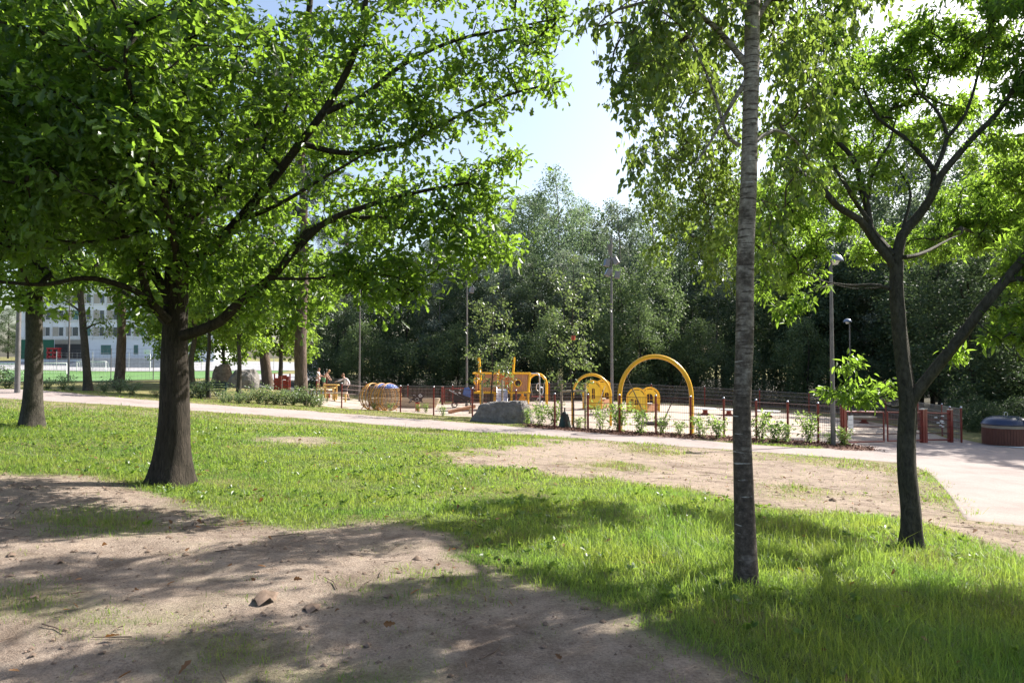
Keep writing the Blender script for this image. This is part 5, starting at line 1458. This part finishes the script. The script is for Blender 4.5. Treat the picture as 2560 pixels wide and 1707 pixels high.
mb = MB(); mb.box(Vector(pc) + pm @ Vector((0, -.012, .47)), (.16, .006, .025), an + math.pi / 2); mb.build("lettering_line", M_WHITE, sg)
# ------------------------------------------------------------------ lamps
M_DOME = paint("lamp_dome", (.2, .23, .3), .25, .4, .15, 5)
def flood(rt, z, ang, dx, tilt):
    M3 = Matrix.Rotation(ang, 3, 'Z') @ Matrix.Rotation(tilt, 3, 'Y')
    c = Vector((dx, -.02, z))
    mb = MB(); mb.box(c, (.22, .2, .34), M3); o = mb.build("floodlight", paint("floodlight_grey", (.2, .19, .2), .4, .3), rt, bevel=.02)
    mb = MB(); mb.box(c + M3 @ Vector((-.115, 0, 0)), (.012, .17, .3), M3); mb.build("lens", M_DOME, o)
    mb = MB(); mb.tube([Vector((0, 0, z - .2)), c], .02, 6); mb.build("bracket", M_LAMP, o)
def lamp_post(u, v, Y, Ht, label, r=.06, name="lamp_post"):
    x, y = (hit(u, v) if Y is None else ((u - CX) / F * Y, Y))
    rt = root(name, (x, y, h(x, y)), label, 'lamp post')
    mb = MB(); mb.tube([(0, 0, -.1), (0, 0, Ht * .5), (0, 0, Ht)], [r, r * .8, r * .55], 12); mb.build("pole", M_LAMP, rt, True)
    return rt
l1 = lamp_post(1167, 1015, None, 7.1, 'tall grey lamp post with two floodlights left of the wooden ship', .065)
flood(l1, 7.05, 0, .1, -.5); flood(l1, 6.6, .3, .28, .1)
l2 = lamp_post(1530, 1036, None, 8.0, 'tallest grey lamp post with a cluster of five floodlights beside the first playhouse', .07)
flood(l2, 6.85, .4, -.2, .2); flood(l2, 6.95, -.4, .2, -.5); flood(l2, 6.4, .2, -.14, .5); flood(l2, 6.3, 0, .27, .1)
mb = MB(); mb.lathe([(.06, 7.2), (.13, 7.65), (.13, 7.68), (.05, 7.7)], (-.06, 0, 0), 12); mb.build("floodlight", M_LAMP, l2, True)
def dome_lamp(u, v, Y, Ht, r_, label, side=.0, R0=.24):
    rt = lamp_post(u, v, Y, Ht, label, r_)
    mb = MB(); mb.lathe([(R0 * .96, Ht - .06), (R0, Ht - .05), (R0 * .93, Ht + .0), (R0 * .7, Ht + .08), (R0 * .3, Ht + .13), (.02, Ht + .14)], (side, 0, 0), 24); mb.build("lamp_shade", M_DOME, rt, True)
    mb = MB(); mb.lathe([(R0 * .3, Ht - .16), (R0 * .55, Ht - .06), (R0 * .5, Ht - .04)], (side, 0, 0), 20); mb.build("diffuser", M_WHITE, rt, True)
    return rt
dome_lamp(2083, 1115, None, 5.35, .07, 'dome topped lamp post standing at the left end of the double gate', .12)
dome_lamp(2125, 1030, 42, 5.3, .06, 'farther dome topped lamp post seen between the near lamp and the forked trunk', -.12)
dome_lamp(45, 973, 26.5, 6.2, .095, 'thick lamp pole at the far left edge of the gravel path')
lamp_post(899, 1000, 45, 7.5, 'grey lamp pole rising just right of the man', .06)
l6 = lamp_post(858, 960, 78, 6.3, 'thin distant lamp post with a curved arm in front of the wood', .06)
mb = MB(); mb.tube([(0, 0, 6.2), (-.3, 0, 6.45), (-.8, 0, 6.5)], .04, 6); mb.build("arm", M_LAMP, l6, True)
mb = MB(); mb.ball((-.9, 0, 6.48), (.3, .12, .07), 8); mb.build("lamp_head", M_DOME, l6, True)
dome_lamp(172, 950, 52, 6.5, .07, 'thin black lamp pole in front of the school building')

# ------------------------------------------------------------------ green bench by the path
x, y = (533 - CX) / F * 33.2, 33.2
gb = root("park_bench", (x, y, h(x, y)), 'dark green slatted park bench beyond the path', 'bench')
for i, z in enumerate((.5, .6, .7)):
    mb = MB(); mb.box((0, .2 + .03 * i, z), (1.12, .03, .075)); mb.build("back_slat", M_GREENP, gb, bevel=.006)
mb = MB()
for k in range(4): mb.box((0, -.16 + k * .1, .37), (1.12, .085, .03))
mb.build("seat", M_GREENP, gb, bevel=.005)
for s in (-.5, .5):
    mb = MB(); mb.box((s, -.17, .17), (.06, .06, .42)); mb.box((s, .2, .35), (.06, .06, .78)); mb.box((s, 0, .33), (.055, .38, .05)); mb.box((s, -.02, .52), (.06, .4, .04)); mb.build("side_frame", M_GREENP, gb, bevel=.008)

# ------------------------------------------------------------------ sports field, road and school
def sheet(name, u0, u1, Y0, Y1, mat, lift=.03, n=30, kind='structure', xx=None):
    ys = np.linspace(Y0, Y1, n)[:, None]; t = np.linspace(0, 1, n)[None]
    xa = (u0 - CX) / F * ys; xb = (u1 - CX) / F * ys
    if xx: xa, xb = xx[0] + 0 * ys, xx[1] + 0 * ys
    Xg = xa * (1 - t) + xb * t; Yg = ys + 0 * t
    return tag(link(name, gridmesh(name, Xg, Yg, hts(Xg, Yg) + lift), mat), kind=kind)
M_ASPH = gravel("asphalt", [(.06, .06, .065), (.09, .09, .095), (.13, .13, .135)], 20)
sheet("asphalt_road", 0, 0, 46, 62, M_ASPH, .03, xx=(-46, -13))
M_TURF, nt, b = new_mat("sports_turf")
nt.links.new(ramp(nt, tex(nt, .35, 4), [(.3, (.06, .15, .03)), (.7, (.1, .21, .045))]), b.inputs["Base Color"]); b.inputs["Roughness"].default_value = .9
sheet("sports_field", 0, 0, 82, 140, M_TURF, .05, xx=(-105, -42))
mb = MB()
for yy in (84, 111, 138):
    mb.add([(-104, yy, h(-104, yy) + .09), (-43, yy, h(-43, yy) + .09), (-43, yy + .25, h(-43, yy) + .09), (-104, yy + .25, h(-104, yy) + .09)], [(0, 1, 2, 3)])
tag(mb.build("field_line", M_WHITE), kind='structure')
M_LASPH = gravel("light_asphalt", [(.24, .24, .25), (.32, .32, .33), (.4, .4, .41)], 8)
sheet("parking_area", 610, 790, 84, 125, M_LASPH, .06)
sheet("school_yard", 0, 0, 141, 175, M_LASPH, .06, xx=(-130, -40))
# field fence
P3 = [Vector((-66 + 4.6 * i, 80 - .12 * i, h(-66 + 4.6 * i, 80 - .12 * i))) for i in range(7)]
ff = root("field_fence", P3[0], 'high dark wire fence along the near side of the sports field', 'fence')
for i, p in enumerate(P3):
    l = p - P3[0]
    mb = MB(); mb.tube([l, l + Vector((0, 0, 3.5))], .045, 6); mb.build("post", M_STEEL, ff, True)
    if i: wirepanel(P3[i - 1] - P3[0], l, "wire_panel", ff, .1, 3.4, .4, .006, M_STEEL, 9, .009)
P3 = [Vector((-88 + 7 * i, 143, h(-88 + 7 * i, 143))) for i in range(7)]
ff = root("field_fence", P3[0], 'far wire fence between the sports field and the school steps', 'fence')
for i, p in enumerate(P3):
    l = p - P3[0]
    mb = MB(); mb.tube([l, l + Vector((0, 0, 3.6))], .06, 6); mb.build("post", M_GALV, ff, True)
    if i: wirepanel(P3[i - 1] - P3[0], l, "wire_panel", ff, .1, 3.4, .9, .01, M_GALV, 7, .012)
def goal(u, Y, w, rz, label):
    x = (u - CX) / F * Y
    rt = root("football_goal", (x, Y, h(x, Y)), label, 'goal', 'white goals on the sports field', rz)
    mb = MB(); mb.tube([(-w / 2, 0, 0), (-w / 2, 0, 2), (w / 2, 0, 2), (w / 2, 0, 0)], .075, 8); mb.build("goal_frame", M_WHITE, rt, True)
    mb = MB()
    for sx in (-w / 2, w / 2): mb.tube([(sx, 0, 2), (sx, .6, 1.9), (sx, 1.5, .05)], .03, 6)
    for k in range(12): mb.tube([(-w / 2 + w * k / 11, .6, 1.9), (-w / 2 + w * k / 11, 1.5, .05)], .012, 4)
    for k in range(5): mb.tube([(-w / 2, .6 + .9 * k / 5, 1.9 - 1.85 * k / 5), (w / 2, .6 + .9 * k / 5, 1.9 - 1.85 * k / 5)], .012, 4)
    mb.build("net", M_WHITE, rt, True)
goal(229, 138, 5.4, 0, 'white football goal between the two pine trunks'); goal(132, 128, 4.2, .5, 'white football goal right of the smaller oak trunk'); goal(14, 120, 5.0, -.4, 'white football goal at the far left edge')
x = (376 - CX) / F * 141
bh = root("basketball_hoop", (x, 141, h(x, 141)), 'white basketball hoop stand beside the thick oak trunk', 'basketball hoop')
mb = MB(); mb.tube([(0, 0, 0), (0, 0, 3.2), (-.6, 0, 3.6)], .09, 8); mb.build("pole", M_WHITE, bh, True)
mb = MB(); mb.box((-.6, -.1, 3.7), (1.2, .06, .8)); mb.build("backboard", M_WHITE, bh, bevel=.02)
# steps up to the school
M_CONC = gravel("concrete", [(.3, .31, .32), (.4, .41, .42), (.48, .49, .5)], 6)
mb = MB(); zb = h(-70, 145)
x0s, x1s = (150 - CX) / F * 150, (420 - CX) / F * 150
for k in range(7):
    mb.box(((x0s + x1s) / 2, 151.5 + k * 1.1, zb + .17 + k * .36 - .3), (x1s - x0s, 1.1, .36 + .6))
tag(mb.build("seating_steps", M_CONC, bevel=.02), 'long grey concrete seating steps below the school building', 'steps')

# school
BY = 172.0; k1 = BY / F / 3.672
bx = (50.4 - CX) / F * BY
M_FACADE = paint("white_facade", (.8, .82, .85), .6, 0, .05, .6, .3, 0)
M_BEIGE = paint("beige_panel", (.42, .38, .32), .6, 0, .1, 1, .3, 0)
M_GLASS, nt, b = new_mat("window_glass"); b.inputs["Base Color"].default_value = (.03, .05, .07, 1); b.inputs["Roughness"].default_value = .08; b.inputs["Specular IOR Level"].default_value = .8
M_TEAL = paint("teal_glass", (.03, .14, .14), .15, 0, .2, .8, .8, 0)
M_GREENW = paint("green_wall", (.02, .13, .075), .5, 0, .1, 1, .3, 0)
zg = P(150, 897.5, BY)[2]
sch = root("school_building", (bx, BY, zg), 'white school building with rows of windows and beige panels beyond the field', 'building')
BW, BH = 45.0, 21.0
mb = MB(); mb.box((BW / 2, 8, BH / 2 - 2), (BW, 15.6, BH + 4)); mb.build("wall", M_FACADE, sch)
zx = lambda x: (x - 185) * k1
zz = lambda y: (800 - y) * k1
mb = MB()
for y_ in (600, 612, 455, 445, 300): mb.box((BW / 2, .14, zz(y_)), (BW + .3, .2, .12))
mb.build("cornice", M_WHITE, sch)
for r_, (ya, yb) in enumerate([(590, 505), (440, 350), (288, 200), (140, 50)]):
    zc, hh_ = (zz(ya) + zz(yb)) / 2, zz(yb) - zz(ya)
    for c in range(14):
        x0 = 1.0 + c * 3.15
        mb = MB(); mb.box((x0 + .75, .17, zc), (1.35, .08, hh_)); mb.build("beige_panel", M_BEIGE, sch)
        w = (1.15, 1.5)[(c * 7 + r_ * 3) % 3 == 0]
        f_ = MB(); f_.ring([(x0 + 1.5, zc - hh_ / 2), (x0 + 1.5 + w, zc - hh_ / 2), (x0 + 1.5 + w, zc + hh_ / 2), (x0 + 1.5, zc + hh_ / 2)], [(x0 + 1.58, zc - hh_ / 2 + .08), (x0 + 1.42 + w, zc - hh_ / 2 + .08), (x0 + 1.42 + w, zc + hh_ / 2 - .08), (x0 + 1.58, zc + hh_ / 2 - .08)], .14, None, (0, .14, 0))
        wn = f_.build("window", M_WHITE, sch)
        mb = MB(); mb.box((x0 + 1.5 + w / 2, .165, zc), (w - .16, .06, hh_ - .16)); mb.build("pane", M_GLASS if (c + r_) % 4 else M_TEAL, wn)
        if c % 1 == 0:
            mb = MB(); mb.box((x0 - .12, .1, zc), (.14, .24, hh_ + 1.6)); mb.build("mullion", M_WHITE, sch)
for x0, x1, y0, y1 in ((920, 1020, 760, 667), (1222, 1268, 758, 667), (1600, 1700, 760, 667)):
    mb = MB(); mb.box(((zx(x0) + zx(x1)) / 2, .16, (zz(y0) + zz(y1)) / 2), (zx(x1) - zx(x0), .1, zz(y1) - zz(y0))); wn = mb.build("ground_floor_window", M_WHITE, sch)
    mb = MB(); mb.box(((zx(x0) + zx(x1)) / 2, .11, (zz(y0) + zz(y1)) / 2), (zx(x1) - zx(x0) - .2, .06, zz(y1) - zz(y0) - .2)); mb.build("pane", M_TEAL, wn)
mb = MB(); mb.box((zx(340), .12, zz(710)), (zx(490) - zx(190), .16, zz(622) - zz(798))); mb.build("green_wall", M_GREENW, sch)
mb = MB(); mb.box((zx(632), .1, zz(730)), (zx(765) - zx(500), .12, zz(662) - zz(798))); mb.build("entrance", M_BLACK, sch)
mb = MB()
for i in range(26): mb.box((zx(505) + i * (zx(760) - zx(505)) / 25, .05, zz(642)), (.16, .12, zz(622) - zz(662)))
mb.build("slatted_canopy", M_BEIGE, sch)
mb = MB()
for i in range(3): mb.box((0, 0, .5 + i * .95), (2.9, 1, .35)); mb.box((-1.2 + i * 1.2, 0, 1.2), (.18, 1, 2.4))
o = mb.build("red_rack", paint("bright_red", (.5, .03, .03), .5), None, bevel=.03); o.location = (bx + zx(548), BY - 2.2, zg); tag(o, 'bright red rack in front of the dark school entrance', 'rack')
# grey corrugated shed
x, y = (789 - CX) / F * 105, 105.0
z = P(789, 930, 105)[2]
sh = root("corrugated_shed", (x, y, z), 'light grey corrugated shed between the thick pine and the wood', 'shed')
mb = MB(); mb.box((0, 1.5, 1.1), (2.3, 3, 3.4)); mb.build("wall", M_FACADE, sh)
mb = MB()
for i in range(14): mb.box((-1.05 + i * .16, -.03, 1.1), (.07, .06, 3.3))
mb.build("corrugation", paint("shed_grey", (.42, .45, .5), .5), sh)
mb = MB(); mb.box((0, 1.5, 2.84), (2.6, 3.3, .1)); mb.build("roof", M_STEEL, sh)
mb = MB(); mb.box((-.6, -.07, .75), (.8, .06, 2.1)); mb.build("door", M_GALV, sh, bevel=.01)

# ------------------------------------------------------------------ people
M_SKIN = paint("skin", (.52, .31, .23), .55, 0, .08, 8, .3, 0)
def skin_mesh(name, joints, edges, mat, parent, rootj=0, sub=1):
    me = bpy.data.meshes.new(name)
    ids = {k: i for i, k in enumerate(joints)}
    me.from_pydata([j[0] for j in joints.values()], [(ids[a], ids[b_]) for a, b_ in edges], [])
    o = link(name, me, mat, parent)
    m = o.modifiers.new("skin", 'SKIN'); m.use_smooth_shade = True
    if not me.skin_vertices: me.skin_vertices.new()
    for i, j in enumerate(joints.values()):
        r_ = j[1]; me.skin_vertices[0].data[i].radius = (r_, r_) if not hasattr(r_, '__len__') else r_
        me.skin_vertices[0].data[i].use_root = (i == rootj)
    s = o.modifiers.new("sub", 'SUBSURF'); s.levels = s.render_levels = sub
    return o
def person(loc, label, sc_, J, rz=0.0, top=None, bottom=None, hair=None, hair_len=0, beard=False, sleeves=1.0, shoes=None):
    rt = root("person", loc, label, 'person', None, rz)
    rt.scale = (sc_,) * 3
    V3 = lambda k: Vector(J[k])
    js, ed = {}, []
    def add(k, p, r, to=None):
        js[k] = (tuple(p), r)
        if to: ed.append((to, k))
    add('pelvis', V3('pelvis'), .125); add('waist', V3('pelvis').lerp(V3('chest'), .5), .115, 'pelvis'); add('chest', V3('chest'), .14, 'waist')
    add('neck', V3('neck'), .055, 'chest'); hd = V3('head')
    up = (hd - V3('neck')).normalized(); fw = Vector(J['face']).normalized()
    add('chin', hd - up * .07 + fw * .01, .075, 'neck'); add('head', hd + up * .02, .095, 'chin'); add('crown', hd + up * .1 - fw * .01, .065, 'head')
    add('nose', hd + fw * .105 - up * .01, .014, 'head')
    for s in 'LR':
        sh_, el, wr_, hip, kn, an_ = (V3(s + k) for k in ('sh', 'el', 'wr', 'hip', 'kn', 'an'))
        add(s + 'sh', sh_, .06, 'chest'); add(s + 'el', el, .042, s + 'sh'); add(s + 'wr', wr_, .028, s + 'el')
        d = (wr_ - el).normalized(); sd = d.cross(Vector((0, 0, 1))).normalized()
        add(s + 'palm', wr_ + d * .07, (.042, .02), s + 'wr')
        for f_, (o_, l_) in enumerate(((-.03, .06), (-.01, .075), (.012, .07), (.03, .055))):
            b0 = wr_ + d * .1 + sd * o_
            add(f'{s}f{f_}', b0, .009, s + 'palm'); add(f'{s}g{f_}', b0 + d * l_ * .8 + Vector((0, 0, -.02)), .008, f'{s}f{f_}')
        add(s + 'th', wr_ + d * .05 - sd * .05, .01, s + 'wr'); add(s + 'th2', wr_ + d * .09 - sd * .06, .009, s + 'th')
        add(s + 'hip', hip, .095, 'pelvis'); add(s + 'kn', kn, .06, s + 'hip'); add(s + 'calf', kn.lerp(an_, .35), .056, s + 'kn'); add(s + 'an', an_, .038, s + 'calf')
        tf = Vector(J.get('toe', (-1, 0, 0)))
        add(s + 'toe', an_ + tf * .16 + Vector((0, 0, -.05)), (.045, .03), s + 'an')
    skin_mesh("body", js, ed, M_SKIN, rt)
    if top is not None:
        t, e = {}, []
        t['pelvis'] = (tuple(V3('pelvis') + Vector((0, 0, .02))), .152); t['waist'] = (js['waist'][0], .14); t['chest'] = (js['chest'][0], .165); t['neck'] = (tuple(V3('chest').lerp(V3('neck'), .75)), .075)
        e += [('pelvis', 'waist'), ('waist', 'chest'), ('chest', 'neck')]
        for s in 'LR':
            t[s + 'sh'] = (J[s + 'sh'], .08); e.append(('chest', s + 'sh'))
            if sleeves > 0:
                t[s + 'el'] = (tuple(V3(s + 'sh').lerp(V3(s + 'el'), min(1, sleeves))), .06); e.append((s + 'sh', s + 'el'))
                if sleeves > 1: t[s + 'wr'] = (tuple(V3(s + 'el').lerp(V3(s + 'wr'), sleeves - 1)), .047); e.append((s + 'el', s + 'wr'))
        skin_mesh("shirt", t, e, top, rt)
    if bottom is not None:
        t = {'p': (J['pelvis'], .145)}; e = []
        for s in 'LR':
            t[s + 'hip'] = (J[s + 'hip'], .115); t[s + 'kn'] = (tuple(V3(s + 'hip').lerp(V3(s + 'kn'), .9)), .09); e += [('p', s + 'hip'), (s + 'hip', s + 'kn')]
        skin_mesh("shorts", t, e, bottom, rt)
    if hair is not None:
        mb = MB(); mb.ball(hd + up * .045 - fw * .025, (.105, .1, .105), 10)
        if hair_len: mb.tube([hd - fw * .06 + up * .03, hd - fw * .09 - Vector((0, 0, .12)), hd - fw * .07 - Vector((0, 0, hair_len))], [.08, .075, .04], 10)
        mb.build("hair", hair, rt, True)
    if beard:
        mb = MB(); mb.ball(hd - up * .085 + fw * .045, (.07, .065, .055), 8); mb.build("beard", hair, rt, True)
    for s in 'LR':
        if shoes is not None:
            a_ = V3(s + 'an'); tf = Vector(J.get('toe', (-1, 0, 0)))
            mb = MB(); mb.tube([a_ - tf * .06 + Vector((0, 0, -.045)), a_ + tf * .08 + Vector((0, 0, -.05)), a_ + tf * .2 + Vector((0, 0, -.058))], [.045, .05, .03], 10); mb.build("shoe", shoes, rt, True)
    return rt
M_SHIRT = paint("pale_shirt", (.72, .64, .66), .85, 0, .08, 6, .2)
M_SHORTS = paint("grey_shorts", (.09, .085, .10), .85, 0, .2, 8, .2)
M_HAIR = paint("brown_hair", (.20, .09, .045), .6, 0, .3, 12)
M_BLOND = paint("fair_hair", (.42, .25, .12), .6, 0, .3, 12)
x, y = hit(868, 1000)
person((x, y, h(x, y)), 'bearded man in a pale long sleeved shirt and grey shorts reaching out one arm', 1.0,
 dict(pelvis=(-.12, 0, .9), chest=(-.1, 0, 1.27), neck=(-.2, 0, 1.46), head=(-.29, 0, 1.62), face=(-1, -.15, -.2), Lsh=(-.2, .14, 1.4), Lel=(-.5, .06, 1.3), Lwr=(-.74, .0, 1.22), Rsh=(.02, -.17, 1.37), Rel=(.19, -.22, 1.12), Rwr=(.1, -.24, .88),
      Lhip=(-.13, .1, .86), Lkn=(-.12, .12, .48), Lan=(-.12, .14, .09), Rhip=(-.1, -.1, .86), Rkn=(.0, -.12, .48), Ran=(.16, -.14, .1), toe=(-1, 0, 0)), top=M_SHIRT, bottom=M_SHORTS, hair=M_HAIR, beard=True, sleeves=1.7, shoes=M_BLACK)
x, y = (797 - CX) / F * 44.4, 44.4; zt = h(x, y) + .46
person((x, y - .1, zt), 'child with long reddish hair in a light top standing next to the pine trunk', .72,
 dict(pelvis=(0, 0, .9), chest=(.02, 0, 1.25), neck=(.04, 0, 1.44), head=(.07, 0, 1.6), face=(1, -.3, -.2), Lsh=(.03, .15, 1.38), Lel=(.15, .14, 1.15), Lwr=(.36, .08, 1.08), Rsh=(.0, -.16, 1.38), Rel=(.12, -.18, 1.12), Rwr=(.33, -.14, 1.05),
      Lhip=(0, .1, .86), Lkn=(.02, .11, .48), Lan=(0, .11, .09), Rhip=(0, -.1, .86), Rkn=(.02, -.11, .48), Ran=(0, -.11, .09), toe=(1, 0, 0)), top=M_SHIRT, bottom=paint("pink_shorts", (.6, .42, .4), .85), hair=M_HAIR, hair_len=.36, sleeves=.5)
x, y = (815 - CX) / F * 44.4, 44.4
person((x, y - .12, zt), 'short haired child in green shorts bending forward over the table', .74,
 dict(pelvis=(-.14, 0, .86), chest=(.05, 0, 1.18), neck=(.17, 0, 1.33), head=(.29, 0, 1.43), face=(1, -.2, -.7), Lsh=(.1, .15, 1.27), Lel=(.26, .16, 1.02), Lwr=(.4, .12, .82), Rsh=(.08, -.16, 1.26), Rel=(.22, -.18, 1.0), Rwr=(.36, -.14, .8),
      Lhip=(-.14, .1, .82), Lkn=(-.08, .11, .46), Lan=(-.12, .11, .09), Rhip=(-.14, -.1, .82), Rkn=(-.08, -.11, .46), Ran=(-.12, -.11, .09), toe=(1, 0, 0)), top=None, bottom=paint("green_shorts", (.12, .28, .15), .85), hair=M_BLOND)
